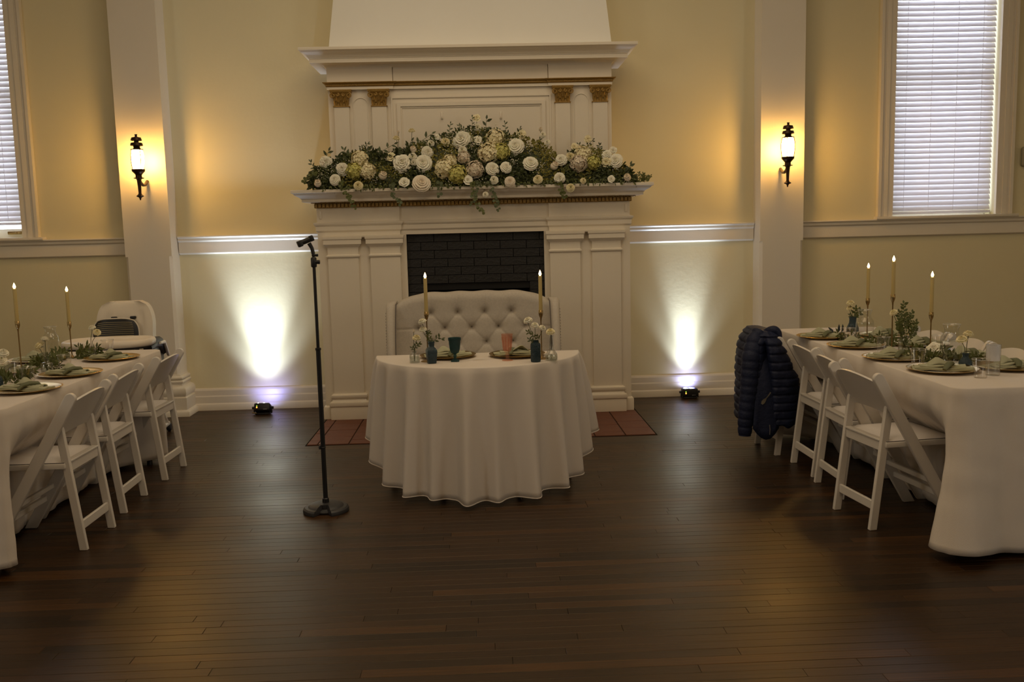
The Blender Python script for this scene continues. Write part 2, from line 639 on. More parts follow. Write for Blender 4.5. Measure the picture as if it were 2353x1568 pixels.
# windows
wlab = ['tall white sash window at the left edge', 'tall white sash window on the right wall']
for wi, (a, b) in enumerate(WIN):
    mb = MB()
    for x0, x1 in ((a - 0.135, a), (b, b + 0.14)):
        mb.box(x0, x1, 7.968, 8.0, WZ0, WZ1 + 0.13)
        mb.box(x0 if x0 < a - 0.01 else x1 - 0.025, x0 + 0.025 if x0 < a - 0.01 else x1, 7.955, 7.968, WZ0, WZ1 + 0.13)
        mb.box(x0 + 0.05, x1 - 0.05, 7.962, 7.968, WZ0, WZ1 + 0.13)
    mb.box(a, b, 7.968, 8.0, WZ1, WZ1 + 0.13)
    win = mb.build('window_%d' % (wi + 1), WHITE, kind='structure')
    win['label'] = wlab[wi]
    MB().rbox(a - 0.155, b + 0.185, 7.925, 8.24, WZ0 - 0.026, WZ0 - 0.001, 0.005).build('window_sill', WHITE, win)
    fr = MB()
    fr.box(a, a + 0.045, 8.14, 8.19, WZ0, WZ1).box(b - 0.045, b, 8.14, 8.19, WZ0, WZ1)
    fr.box(a + 0.045, b - 0.045, 8.14, 8.19, WZ0, WZ0 + 0.075).box(a + 0.045, b - 0.045, 8.14, 8.19, 2.70, 2.75).box(a + 0.045, b - 0.045, 8.14, 8.19, WZ1 - 0.05, WZ1)
    s = fr.build('sash', WHITE, win)
    MB().box(a + 0.045, b - 0.045, 8.162, 8.166, WZ0 + 0.075, 2.70).build('pane', PANE, s)
    MB().box(a + 0.045, b - 0.045, 8.162, 8.166, 2.75, WZ1 - 0.05).build('pane', PANE, s)
    if wi == 0:
        lk = MB().rbox(b - 0.20, b - 0.08, 8.125, 8.14, WZ0 + 0.028, WZ0 + 0.055, 0.006)
        lk.rbox(b - 0.165, b - 0.115, 8.118, 8.128, WZ0 + 0.032, WZ0 + 0.05, 0.004)
        lk.build('sash_lift', BRASS, s)
    # blind
    zb = 1.655 if wi == 0 else 1.562
    bl = thing('window_blind', ((a + b) / 2, 8.055, zb), 'white slatted blind raised a little at the left edge window' if wi == 0 else 'white slatted blind lowered over the right window', 'blind', group='window blinds')
    W2 = (b - a) / 2 - 0.012
    MB().rbox(-W2, W2, -0.022, 0.022, -0.018, 0.004, 0.003).build('bottom_rail', SLAT, bl)
    k = 0
    z = zb + 0.034
    sm = None
    while z < WZ1 - 0.06:
        if sm is None:
            th = math.radians(62)
            rows_ = []
            for q in range(7):
                u = -0.025 + 0.05 * q / 6
                cv = 0.0035 * (1 - (u / 0.025) ** 2)
                yy = u * math.cos(th) - cv * math.sin(th)
                zz = u * math.sin(th) + cv * math.cos(th)
                rows_.append([(-W2, yy, zz), (W2, yy, zz)])
            ms = MB().grid(rows_)
            rows2 = [[(p[0], p[1] - 0.0022 * math.sin(th) * -1, p[2] - 0.0022 * math.cos(th)) for p in r_] for r_ in rows_]
            ms.grid(rows2)
            n_ = 14
            for q in (0, 12):
                ms.f.append((q, q + 1, n_ + q + 1, n_ + q))
                ms.m.append(0)
            so = ms.build('slat', SLAT, bl)
            sm = so.data
        else:
            so = link('slat', sm, bl)
        so.location = (0, 0, z - zb)
        k += 1
        z += 0.0445
    for cxx in (-0.335, -0.115, 0.105, 0.325):
        MB().tube([(cxx, -0.027, 0.0), (cxx, -0.027, WZ1 - zb - 0.05)], 0.0016, 6).build('lift_cord', SLAT, bl)
    MB().box(-W2 - 0.005, W2 + 0.005, -0.03, 0.03, WZ1 - zb - 0.055, WZ1 - zb).build('head_rail', SLAT, bl)

# hearth of terracotta tiles, flush with the boards
he = MB().box(HX0, HX1, HY0, HY1 + 0.3, -0.019, -0.008).build('trim_7', GROUT, kind='structure')
he['label'] = 'terracotta tile hearth set into the floor before the fireplace'
TW = 0.2345
cols = []
x = HX1 - 0.006
while x > HX0 + 0.05:
    cols.append((max(HX0 + 0.006, x - 0.215), x))
    x -= 0.222
tm = {}
for ci, (a, b) in enumerate(cols):
    y = HY0 + 0.006 - (0.11 if ci % 2 else 0.0)
    while y < HY1 + 0.28:
        y0, y1 = max(HY0 + 0.006, y), min(HY1 + 0.28, y + 0.228)
        if y1 - y0 > 0.04:
            key = (round(b - a, 3), round(y1 - y0, 3))
            if key not in tm:
                w_, d_ = key
                tm[key] = MB().rbox(-w_ / 2, w_ / 2, -d_ / 2, d_ / 2, -0.010, 0.0, 0.002, 1).build('tile', TERRA, he)
                t_ = tm[key]
            else:
                t_ = link('tile', tm[key].data, he)
            t_.location = ((a + b) / 2, (y0 + y1) / 2, random.uniform(-0.001, 0.0005))
        y += 0.235
MB().box(HX1, HX1 + 0.012, HY0 - 0.01, 7.6, -0.015, -0.0015).box(HX0 - 0.012, HX0, HY0 - 0.01, 7.6, -0.015, -0.0015).build('border_strip', SOOT, he)

# small grey fixture at the edge of the right bay
fx = thing('wall_sensor', (4.765, 8.0, 2.02), 'small grey rounded fixture on the wall at the far right edge', 'fixture')
MB().rbox(-0.05, 0.05, -0.045, 0.0, -0.09, 0.08, 0.02, 3).build('housing', mat('grey_green_plastic', (0.30, 0.28, 0.20), 0.6), fx)
MB().rbox(-0.03, 0.03, -0.052, -0.044, -0.06, 0.04, 0.004, 2).build('front_cover', mat('dark_grey_plastic', (0.09, 0.09, 0.075), 0.5), fx)

# ================================================================== FIREPLACE
FO = (-0.038, 7.70, 0.0)
fp = thing('fireplace_mantel', FO, 'tall white painted fireplace mantel with gilded capitals and black brick firebox', 'fireplace')


def FB(mb, name, m, parent=None, smooth=38, **k):
    o = mb.build(name, m, parent or fp, org=FO if (parent is None or parent is fp) else FO, smooth=smooth, **k)
    return o


YF = 7.44
OX0, OX1, OZ = -0.587, 0.518, 1.478
body = MB()
body.box(-1.286, OX0, YF + 0.02, 7.999, 0, OZ).box(OX1, 1.210, YF + 0.02, 7.999, 0, OZ)
body.box(-1.286, 1.210, YF + 0.02, 7.999, OZ, 1.76)
body.box(-1.286, -0.631, YF, YF + 0.02, 0.0, 1.76).box(0.559, 1.210, YF, YF + 0.02, 0.0, 1.76)
ob = FB(body, 'surround', WHITE)
for a, b in ((-1.286, -1.20), (1.13, 1.21)):
    FB(MB().cornice(a, b, YF, 7.999, [(0.018, 0.0), (0.018, 0.095), (0.012, 0.105), (0.0, 0.11)]), 'plinth_block', WHITE, ob)
# architrave mouldings with the breaks over the piers
arch = MB()
prof = [(0.0, 1.508), (0.010, 1.519), (0.012, 1.522), (0.012, 1.556), (0.020, 1.563), (0.026, 1.575), (0.026, 1.584), (0.0, 1.590)]
arch.cornice(-1.286, -0.631, YF, 7.999, prof).cornice(0.559, 1.210, YF, 7.999, prof)
arch.cornice(-0.62, 0.55, YF + 0.02, 7.6, prof)
FB(arch, 'architrave', WHITE, ob, smooth=30)
for bx_ in (-1.255, 1.178):
    FB(MB().rbox(bx_ - 0.01, bx_ + 0.01, YF - 0.008, YF, 1.615, 1.675, 0.004), 'hook_plate', WHITE, ob)

SH = [(-1.210, -0.968), (-0.875, -0.636), (0.561, 0.804), (0.899, 1.131)]
for a, b in SH:
    sh = FB(MB().box(a, b, YF - 0.024, YF, 0.19, 1.40), 'pilaster', WHITE)
    cp = MB()
    yc = YF - 0.024
    cp.cornice(a, b, yc, YF, [(0.0, 1.30), (0.008, 1.308), (0.012, 1.314), (0.012, 1.324), (0.0, 1.331), (-0.002, 1.36), (0.002, 1.387), (0.016, 1.398), (0.024, 1.410),
                              (0.028, 1.412), (0.028, 1.444), (0.028, 1.446), (0.034, 1.452), (0.036, 1.468), (0.0, 1.474)])
    FB(cp, 'capital', WHITE, sh, smooth=30)
    bs_ = MB().cornice(a, b, yc, YF, [(0.030, 0.0), (0.030, 0.100), (0.028, 0.104), (0.036, 0.109), (0.039, 0.124), (0.035, 0.140), (0.024, 0.146), (0.017, 0.152), (0.014, 0.166),
                                      (0.021, 0.172), (0.025, 0.184), (0.023, 0.198), (0.012, 0.206), (0.0, 0.210)])
    FB(bs_, 'base', WHITE, sh, smooth=45)
# slab joining each pair of capitals
for a, b in ((-1.246, -0.600), (0.525, 1.167)):
    FB(MB().cornice(a + 0.01, b - 0.01, YF - 0.045, YF, [(0.0, 1.462), (0.01, 1.466), (0.012, 1.474), (0.0, 1.479)]), 'capital_slab', WHITE, ob)

# mantel shelf
shelf = MB().cornice(-1.286, 1.210, YF, 7.999, [(0.0, 1.735), (0.05, 1.745), (0.092, 1.746), (0.095, 1.748), (0.095, 1.766), (0.100, 1.769), (0.104, 1.776), (0.118, 1.786), (0.138, 1.796),
                                                 (0.148, 1.806), (0.152, 1.811), (0.162, 1.814), (0.165, 1.817), (0.165, 1.836), (0.163, 1.839), (0.0, 1.840)])
sf = FB(shelf, 'mantel_shelf', WHITE, smooth=30)
# gilded dentil course
gb = MB().cornice(-1.286, 1.210, YF, 7.999, [(0.012, 1.700), (0.014, 1.704), (0.014, 1.733), (0.024, 1.735), (0.038, 1.742), (0.040, 1.7455), (0.0, 1.7455)])
gd = FB(gb, 'dentil_course', GOLDP, smooth=25)
dm = None
x = -1.286 - 0.010
nd = 0
while x < 1.210 + 0.012:
    if dm is None:
        o = MB().box(-0.0108, 0.0108, -0.016, 0.0, 0.0, 0.026).build('dentil', GOLDP, gd)
        dm = o.data
    else:
        o = link('dentil', dm, gd)
    o.location = (x + 0.0108 - FO[0], YF - 0.013 - FO[1], 1.7055)
    x += 0.0300
    nd += 1
# tiny egg row along the top of the dentils
eg = MB()
x = -1.318
while x < 1.245:
    eg.box(x, x + 0.0075, YF - 0.044, YF - 0.034, 1.7365, 1.7425)
    x += 0.0125
FB(eg, 'bead_row', GOLDP, gd, kind='stuff')

# black brick face with a low inner opening
YB = 7.505
fb = MB().box(OX0, -0.458, YB + 0.008, YB + 0.12, 0, OZ).box(0.397, OX1, YB + 0.008, YB + 0.12, 0, OZ).box(-0.458, 0.397, YB + 0.008, YB + 0.12, 1.022, OZ)
bf = FB(fb, 'brick_face', MORTAR)
FB(MB().box(-0.458, 0.397, YB + 0.42, YB + 0.44, 0, 1.022).box(-0.47, -0.458, YB + 0.12, YB + 0.44, 0, 1.03).box(0.397, 0.409, YB + 0.12, YB + 0.44, 0, 1.03).box(-0.47, 0.409, YB + 0.12, YB + 0.44, 1.022, 1.034), 'firebox_lining', SOOT, bf)
bmz = {}
rb = random.Random(5)
for r_ in range(22):
    z1 = OZ - 0.001 - r_ * 0.0672
    z0 = max(0.002, z1 - 0.0648)
    if z1 < 0.03:
        break
    off = 0.0 if r_ % 2 else 0.106
    x = -0.687 + off
    while x < OX1:
        segs = [(max(x, OX0 + 0.001), min(x + 0.2105, OX1 - 0.001))]
        if z0 < 1.022:
            segs = [(s0, min(s1, -0.459)) for s0, s1 in segs if s0 < -0.47] + [(max(s0, 0.398), s1) for s0, s1 in segs if s1 > 0.405]
        for s0, s1 in segs:
            if s1 - s0 > 0.012:
                k = (round(s1 - s0, 3), round(z1 - z0, 3))
                if k not in bmz:
                    bmz[k] = MB().rbox(-k[0] / 2, k[0] / 2, -0.006, 0.012, -k[1] / 2, k[1] / 2, 0.0022, 1).build('brick', BLACKB, bf)
                    o = bmz[k]
                else:
                    o = link('brick', bmz[k].data, bf)
                o.location = ((s0 + s1) / 2 - FO[0], YB + rb.uniform(-0.0015, 0.0015) - FO[1], (z0 + z1) / 2)
                o.rotation_euler = (rb.uniform(-0.008, 0.008), 0, rb.uniform(-0.006, 0.006))
        x += 0.2130

# overmantel
OM = MB().box(-1.180, 1.097, 7.618, 7.999, 1.840, 2.83)
om = FB(OM, 'overmantel', WHITE)
CAPS = [(-1.161, -0.985), (-0.861, -0.685), (0.611, 0.787), (0.914, 1.090)]


def volute(mb, cx, cz, y, r, sgn):
    pts = []
    for i in range(22):
        t = i / 21
        a = PI * 0.5 + sgn * t * 3.4 * PI
        rr = r * (1 - 0.82 * t)
        pts.append((cx + rr * math.cos(a), y - 0.002, cz + rr * math.sin(a)))
    mb.tube(pts, [0.0058 * (1 - 0.5 * i / 21) for i in range(22)], 6)


for a, b in CAPS:
    xc = (a + b) / 2
    sh = FB(MB().box(xc - 0.059, xc + 0.059, 7.588, 7.62, 1.840, 2.52), 'column_strip', WHITE)
    g = MB()
    # bell
    rows_ = []
    for t in range(9):
        u = t / 8
        hw = 0.058 + 0.016 * u ** 2.2
        d = 0.034 + 0.014 * u ** 2
        z = 2.506 + 0.100 * u
        rows_.append([(xc - hw, 7.62, z), (xc - hw, 7.62 - d, z), (xc + hw, 7.62 - d, z), (xc + hw, 7.62, z)])
    g.grid(rows_)
    # collar, abacus
    g.cornice(xc - 0.060, xc + 0.060, 7.586, 7.62, [(0.0, 2.499), (0.006, 2.501), (0.006, 2.508), (0.0, 2.511)])
    g.cornice(xc - 0.074, xc + 0.074, 7.572, 7.62, [(0.0, 2.603), (0.004, 2.608), (0.009, 2.614), (0.012, 2.620), (0.013, 2.634), (0.0, 2.634)])
    # acanthus leaves
    for dx, zz, h, wd in ((-0.044, 2.508, 0.050, 0.028), (0.0, 2.508, 0.052, 0.030), (0.044, 2.508, 0.050, 0.028), (-0.022, 2.535, 0.050, 0.026), (0.022, 2.535, 0.050, 0.026)):
        P = []
        for j in range(6):
            v = j / 5
            wv = wd * 0.5 * (0.75 + 0.5 * math.sin(v * PI * 0.9)) * (1 - 0.35 * v * v)
            yo = 7.586 - 0.006 - 0.020 * v ** 2.2 - (zz - 2.508) * 0.25
            zz2 = zz + h * v - (0.012 if j == 5 else 0)
            P.append([(xc + dx - wv, yo + 0.006, zz2), (xc + dx - wv * 0.4, yo - 0.002, zz2), (xc + dx, yo + 0.001, zz2), (xc + dx + wv * 0.4, yo - 0.002, zz2), (xc + dx + wv, yo + 0.006, zz2)])
        g.grid(P)
    volute(g, xc - 0.064, 2.588, 7.566, 0.021, 1)
    volute(g, xc + 0.064, 2.588, 7.566, 0.021, -1)
    volute(g, xc - 0.022, 2.592, 7.564, 0.012, -1)
    volute(g, xc + 0.022, 2.592, 7.564, 0.012, 1)
    FB(g, 'gilt_capital', GOLDP, sh, label='gilded acanthus capital')
# arched outlines between the strips
for xc in (-0.923, 0.8505):
    hw = 0.058
    pts = [(xc - hw, 7.617, 1.86), (xc - hw, 7.617, 2.2), (xc - hw, 7.617, 2.515)]
    for i in range(1, 12):
        a = PI - PI * i / 12
        pts.append((xc + hw * math.cos(a), 7.617, 2.515 + hw * math.sin(a)))
    pts += [(xc + hw, 7.617, 2.515), (xc + hw, 7.617, 2.2), (xc + hw, 7.617, 1.86)]
    FB(MB().tube(pts, 0.005, 6), 'arch_moulding', WHITE, om)
# framed centre panel
for x0, x1, z1, w_, d_ in ((-0.680, 0.606, 2.575, 0.012, 0.010), (-0.634, 0.560, 2.528, 0.030, 0.016), (-0.604, 0.532, 2.497, 0.012, 0.006)):
    f_ = MB()
    z0 = 1.90
    f_.box(x0, x0 + w_, 7.618 - d_, 7.618, z0, z1).box(x1 - w_, x1, 7.618 - d_, 7.618, z0, z1)
    f_.box(x0 + w_, x1 - w_, 7.618 - d_, 7.618, z1 - w_, z1).box(x0 + w_, x1 - w_, 7.618 - d_, 7.618, z0, z0 + w_)
    FB(f_, 'panel_frame', WHITE, om)
for hx, hz in ((-0.276, 2.405), (0.199, 2.398)):
    h_ = MB().rbox(hx - 0.009, hx + 0.009, 7.611, 7.618, hz - 0.012, hz + 0.045, 0.003)
    h_.tube([(hx, 7.612, hz), (hx, 7.594, hz - 0.012), (hx, 7.590, hz - 0.004), (hx, 7.590, hz + 0.004)], 0.004, 6)
    FB(h_, 'picture_hook', WHITE, om)
# entablature: fascia, gilt bead moulding, frieze, crown
en = MB()
for a, b, yf in ((-1.180, -0.660, 7.592), (0.588, 1.097, 7.592), (-0.655, 0.583, 7.602)):
    en.cornice(a, b, yf, 7.7 if yf > 7.6 else 7.999, [(0.0, 2.634), (0.004, 2.636), (0.004, 2.666), (0.0, 2.668), (0.0, 2.835)])
FB(en, 'frieze', WHITE, om)
gm = MB()
gb2 = MB()
for a, b, yf in ((-1.180, -0.660, 7.592), (0.588, 1.097, 7.592), (-0.655, 0.583, 7.602)):
    gm.cornice(a, b, yf, 7.7 if yf > 7.6 else 7.999, [(0.0, 2.657), (0.008, 2.659), (0.012, 2.664), (0.013, 2.676), (0.024, 2.682), (0.032, 2.687), (0.033, 2.692), (0.0, 2.693)])
    x = a - 0.012
    while x < b + 0.012:
        gb2.box(x, x + 0.0062, yf - 0.019, yf - 0.010, 2.6655, 2.6755)
        x += 0.0112
gmo = FB(gm, 'gilt_moulding', GOLDP, smooth=25)
FB(gb2, 'bead_row', GOLDP, gmo, kind='stuff')
cr = MB().cornice(-1.180, 1.097, 7.600, 7.999, [(0.0, 2.805), (0.012, 2.815), (0.028, 2.826), (0.112, 2.827), (0.115, 2.829), (0.115, 2.858), (0.120, 2.862), (0.120, 2.867), (0.126, 2.870), (0.132, 2.882),
                                                (0.146, 2.895), (0.166, 2.905), (0.172, 2.912), (0.182, 2.914), (0.185, 2.917), (0.185, 2.936), (0.183, 2.938), (0.0, 2.939)])
FB(cr, 'crown_cornice', WHITE, smooth=30)
hd = MB()
hd.grid([[(-1.158, 7.999, 2.938), (-1.158, 7.60, 2.938), (1.104, 7.60, 2.938), (1.104, 7.999, 2.938)], [(-0.92, 7.999, 4.7), (-0.92, 7.66, 4.7), (0.90, 7.66, 4.7), (0.90, 7.999, 4.7)]])
FB(hd, 'chimney_hood', HOODP)

# ================================================================== WALL LANTERNS
SHADE = emis('lit_lantern_glass', (1.0, 0.54, 0.13), 74.0)


def lantern(loc, label):
    t = thing('wall_lantern', loc, label, 'lantern', group='lit wall lanterns')
    # back plate and arm; the wall is at local y = 0, the lamp axis at y = -0.20
    bp_ = MB().lathe([(0.0, -0.022), (0.03, -0.020), (0.046, -0.012), (0.052, 0.0)], 24, T(0, 0, -0.095) @ Matrix.Rotation(-PI / 2, 4, 'X') @ Matrix.Diagonal((0.95, 1.35, -1, 1)))
    bp_.build('back_plate', BRONZE, t)
    arm = MB().tube([(0, -0.015, -0.11), (0, -0.07, -0.140), (0, -0.12, -0.145), (0, -0.165, -0.128), (0, -0.19, -0.105)], [0.014, 0.013, 0.012, 0.012, 0.013], 10)
    arm.build('arm', BRONZE, t)
    A = T(0, -0.20, 0)
    MB().lathe([(0.0, -0.268), (0.005, -0.268), (0.006, -0.256), (0.009, -0.252), (0.012, -0.246), (0.026, -0.240), (0.030, -0.234), (0.022, -0.228), (0.013, -0.220), (0.011, -0.21),
                (0.014, -0.15), (0.018, -0.105), (0.026, -0.098), (0.040, -0.096), (0.040, -0.091), (0.026, -0.088), (0.024, -0.072), (0.026, -0.066), (0.040, -0.050), (0.050, -0.040),
                (0.052, -0.024), (0.046, -0.022), (0.0, -0.022)], 20, A).build('cup_and_tail', BRONZE, t)
    gl = MB().lathe([(0.040, -0.022), (0.047, 0.008), (0.0505, 0.045), (0.050, 0.085), (0.045, 0.115), (0.040, 0.130)], 24, A).build('glass_shade', SHADE, t)
    cg = MB()
    for k in range(4):
        a = PI / 4 + k * PI / 2 + (0.35 if loc[0] > 0 else 0.0)
        pts = [(r * math.cos(a), r * math.sin(a), z) for r, z in ((0.047, -0.026), (0.051, 0.008), (0.0545, 0.045), (0.054, 0.085), (0.049, 0.115), (0.046, 0.132))]
        cg.tube(pts, 0.0032, 6, A)
    cg.build('cage', BRONZE, t)
    tp = MB().lathe([(0.0, 0.128), (0.048, 0.128), (0.050, 0.134), (0.030, 0.139), (0.024, 0.150), (0.034, 0.172), (0.044, 0.168), (0.049, 0.162), (0.048, 0.170), (0.044, 0.184), (0.018, 0.189), (0.018, 0.197),
                     (0.028, 0.210), (0.038, 0.208), (0.043, 0.202), (0.042, 0.210), (0.036, 0.226), (0.012, 0.231), (0.007, 0.240), (0.011, 0.246), (0.010, 0.252), (0.0, 0.254)], 20, A)
    tp.build('crown_finial', BRONZE, t)
    return t


lantern((-2.714, 7.80, 2.071), 'lit bronze wall lantern on the left pilaster')
lantern((2.541, 7.80, 2.056), 'lit bronze wall lantern on the right pilaster')

# ================================================================== UPLIGHTS
LEDW = emis('led_white', (0.80, 0.85, 1.0), 40.0)
LEDB = emis('led_blue', (0.10, 0.12, 1.0), 14.0)
DISP = emis('display_orange', (1.0, 0.22, 0.03), 6.0)
DISPG = emis('display_green', (0.3, 0.9, 0.05), 2.0)


def uplight(loc, tilt, label, plug):
    t = thing('led_uplight', loc, label, 'uplight', group='led uplights on the floor')
    R = T(0, 0, 0.052) @ Matrix.Rotation(tilt, 4, 'X')
    c = MB()
    c.rbox(-0.066, 0.066, -0.046, 0.046, -0.034, 0.034, 0.012, 3, R)
    c.build('housing', BLKP, t)
    MB().rbox(-0.06, 0.06, -0.04, 0.04, 0.0, 0.017, 0.006, 2).build('base', BLKP, t)
    y_ = MB()
    for s in (-1, 1):
        y_.rbox(s * 0.073 - 0.004, s * 0.073 + 0.004, -0.014, 0.014, 0.006, 0.066, 0.003, 1)
        y_.lathe([(0.0, 0.0), (0.011, 0.0), (0.011, 0.012), (0.0, 0.012)], 12, T(s * 0.077, 0, 0.054) @ Matrix.Rotation(s * PI / 2, 4, 'Y'))
    y_.build('yoke', BLKP, t)
    for i, (x_, y2) in enumerate(((-0.034, -0.018), (-0.034, 0.018), (0.014, -0.018), (0.014, 0.018))):
        MB().lathe([(0.0, 0.0365), (0.012, 0.036), (0.0165, 0.0335)], 16, R @ T(x_, y2, 0)).build('led_lens', LEDW, t)
        MB().lathe([(0.0, 0.0362), (0.005, 0.036), (0.007, 0.0335)], 12, R @ T(x_ + 0.022, y2, 0)).build('blue_led', LEDB, t)
    MB().rbox(-0.045, -0.036, -0.0485, -0.044, -0.012, 0.0, 0.002, 1, R).build('display_digit', DISP, t)
    MB().rbox(-0.0435, -0.0375, -0.0485, -0.044, 0.003, 0.012, 0.002, 1, R).build('status_light', DISPG, t)
    MB().rbox(0.012, 0.045, -0.0475, -0.044, -0.026, -0.021, 0.0015, 1, R).build('maker_strip', STEEL, t)
    if plug:
        MB().rbox(-0.088, -0.066, -0.03, -0.012, 0.012, 0.022, 0.003, 1).rbox(-0.064, -0.044, -0.050, -0.044, 0.014, 0.022, 0.002, 1).build('power_plug', mat('yellow_plastic', (0.30, 0.22, 0.06), 0.5), t)
    return t


def spot(name, loc, tgt, power, col, ang, blend, rad):
    l = bpy.data.lights.new(name, 'SPOT')
    l.energy, l.color, l.spot_size, l.spot_blend, l.shadow_soft_size = power, col, ang, blend, rad
    o = bpy.data.objects.new(name, l)
    COL.objects.link(o)
    o.location = loc
    o.rotation_euler = (Vector(tgt) - Vector(loc)).to_track_quat('-Z', 'Y').to_euler()
    return o


uplight((-1.868, 7.735, 0.0), -0.45, 'black led uplight with orange display lighting the wall left of the fireplace', True)
uplight((1.790, 7.875, 0.0), -0.06, 'black led uplight with glowing lenses lighting the wall right of the fireplace', False)
spot('uplight_white_left', (-1.868, 7.775, 0.105), (-1.895, 8.0, 1.25), 150, (0.68, 0.80, 1.0), 0.80, 1.0, 0.05)
spot('uplight_wide_left', (-1.868, 7.775, 0.105), (-1.895, 8.0, 1.0), 30, (0.68, 0.80, 1.0), 1.5, 1.0, 0.05)
spot('uplight_blue_left', (-1.858, 7.775, 0.105), (-1.86, 8.0, 0.20), 3.0, (0.30, 0.30, 1.0), 1.9, 1.0, 0.02)
spot('uplight_white_right', (1.785, 7.875, 0.105), (1.780, 8.0, 1.25), 100, (0.68, 0.80, 1.0), 0.62, 1.0, 0.04)
spot('uplight_wide_right', (1.785, 7.875, 0.105), (1.780, 8.0, 1.0), 25, (0.68, 0.80, 1.0), 1.3, 1.0, 0.04)
spot('uplight_blue_right', (1.800, 7.875, 0.105), (1.795, 8.0, 0.17), 2.0, (0.28, 0.32, 1.0), 1.9, 1.0, 0.02)

# ================================================================== MICROPHONE STAND
ms = thing('microphone_stand', (-0.877, 4.915, 0.0), 'black straight microphone stand on a round weighted base', 'microphone stand')
bs_ = MB()
n = 64
prof = [(0.122, 0.0), (0.124, 0.008), (0.121, 0.020), (0.112, 0.027), (0.096, 0.029), (0.092, 0.033), (0.080, 0.040), (0.050, 0.047), (0.022, 0.049)]
rows_ = []
for r, z in prof:
    rows_.append([(r * math.cos(2 * PI * i / n), r * math.sin(2 * PI * i / n), z) for i in range(n)])
# pie-shaped notch toward the room: pull the rim back to the hub
for j, (r, z) in enumerate(prof):
    for i in range(n):
        a = 2 * PI * i / n
        da = abs((a - 1.5 * PI + PI) % (2 * PI) - PI)
        if da < 0.30 and r > 0.05:
            k = 0.60 + 0.0 * r
            rows_[j][i] = (r * k * math.cos(a), r * k * math.sin(a), z * 0.45 + 0.004)
bs_.grid(rows_, wrapu=True)
bs_.add([(0.022 * math.cos(2 * PI * i / n), 0.022 * math.sin(2 * PI * i / n), 0.049) for i in range(n)], [tuple(range(n))])
bs_.build('base', GREYP, ms, smooth=30)
MB().lathe([(0.018, 0.045), (0.018, 0.07), (0.0125, 0.074), (0.0125, 0.882), (0.0155, 0.884), (0.0155, 0.895), (0.011, 0.897), (0.0, 0.897)], 20).build('lower_tube', BLKM, ms)
MB().lathe([(0.0085, 0.895), (0.0085, 1.335), (0.0, 1.335)], 16).build('upper_tube', BLKM, ms)
MB().lathe([(0.012, 1.325), (0.0155, 1.33), (0.0155, 1.372), (0.011, 1.378), (0.0, 1.378)], 18).build('clutch', BLKP, ms)
MB().lathe([(0.0, -0.012), (0.010, -0.012), (0.011, 0.010), (0.0, 0.012)], 10, T(0.022, -0.004, 1.352) @ Matrix.Rotation(PI / 2, 4, 'Y')).build('clutch_knob', BLKP, ms)
MB().lathe([(0.0065, 1.375), (0.0065, 1.402), (0.0, 1.402)], 12).lathe([(0.0, -0.016), (0.007, -0.016), (0.007, 0.016), (0.0, 0.016)], 10, T(0.008, 0, 1.388) @ Matrix.Rotation(PI / 2, 4, 'Y')).build('thread_adapter', BLKM, ms)
cl = MB().tube([(0.0, 0, 1.395), (-0.006, 0, 1.425), (-0.020, 0, 1.452)], [0.010, 0.0095, 0.011], 10)
CM = T(-0.032, -0.012, 1.466) @ Rz(0.35) @ Matrix.Rotation(-0.36, 4, 'Y')
sec = []
for i in range(15):
    a = -PI / 2 - 2.55 + 5.1 * i / 14
    sec.append((0.0150 * math.cos(a), 0.0150 * math.sin(a)))
inn = [(0.0115 * math.cos(-PI / 2 - 2.55 + 5.1 * i / 14), 0.0115 * math.sin(-PI / 2 - 2.55 + 5.1 * i / 14)) for i in range(15)][::-1]
P = []
for x_ in (-0.048, -0.03, 0.0, 0.03, 0.040):
    k = 1.12 if x_ < -0.03 else 1.0
    P.append([(x_, q[0] * k, q[1] * k) for q in sec + inn])
cl.grid(P, CM, wrapu=True)
cl.rbox(-0.050, -0.024, -0.017, 0.017, -0.019, 0.013, 0.004, 2, CM).rbox(0.018, 0.040, -0.015, 0.015, -0.015, 0.016, 0.004, 2, CM)
cl.build('microphone_clip', BLKP, ms)
MB().rbox(-0.022, -0.010, -0.014, 0.008, 0.345, 0.365, 0.004, 2).tube([(0.013 * math.cos(q * PI / 8), 0.013 * math.sin(q * PI / 8), 0.355) for q in range(16)], 0.003, 6, closed=True).build('cable_clip', BLKP, ms)

# ================================================================== TABLES AND CLOTHS
TZ = 0.752


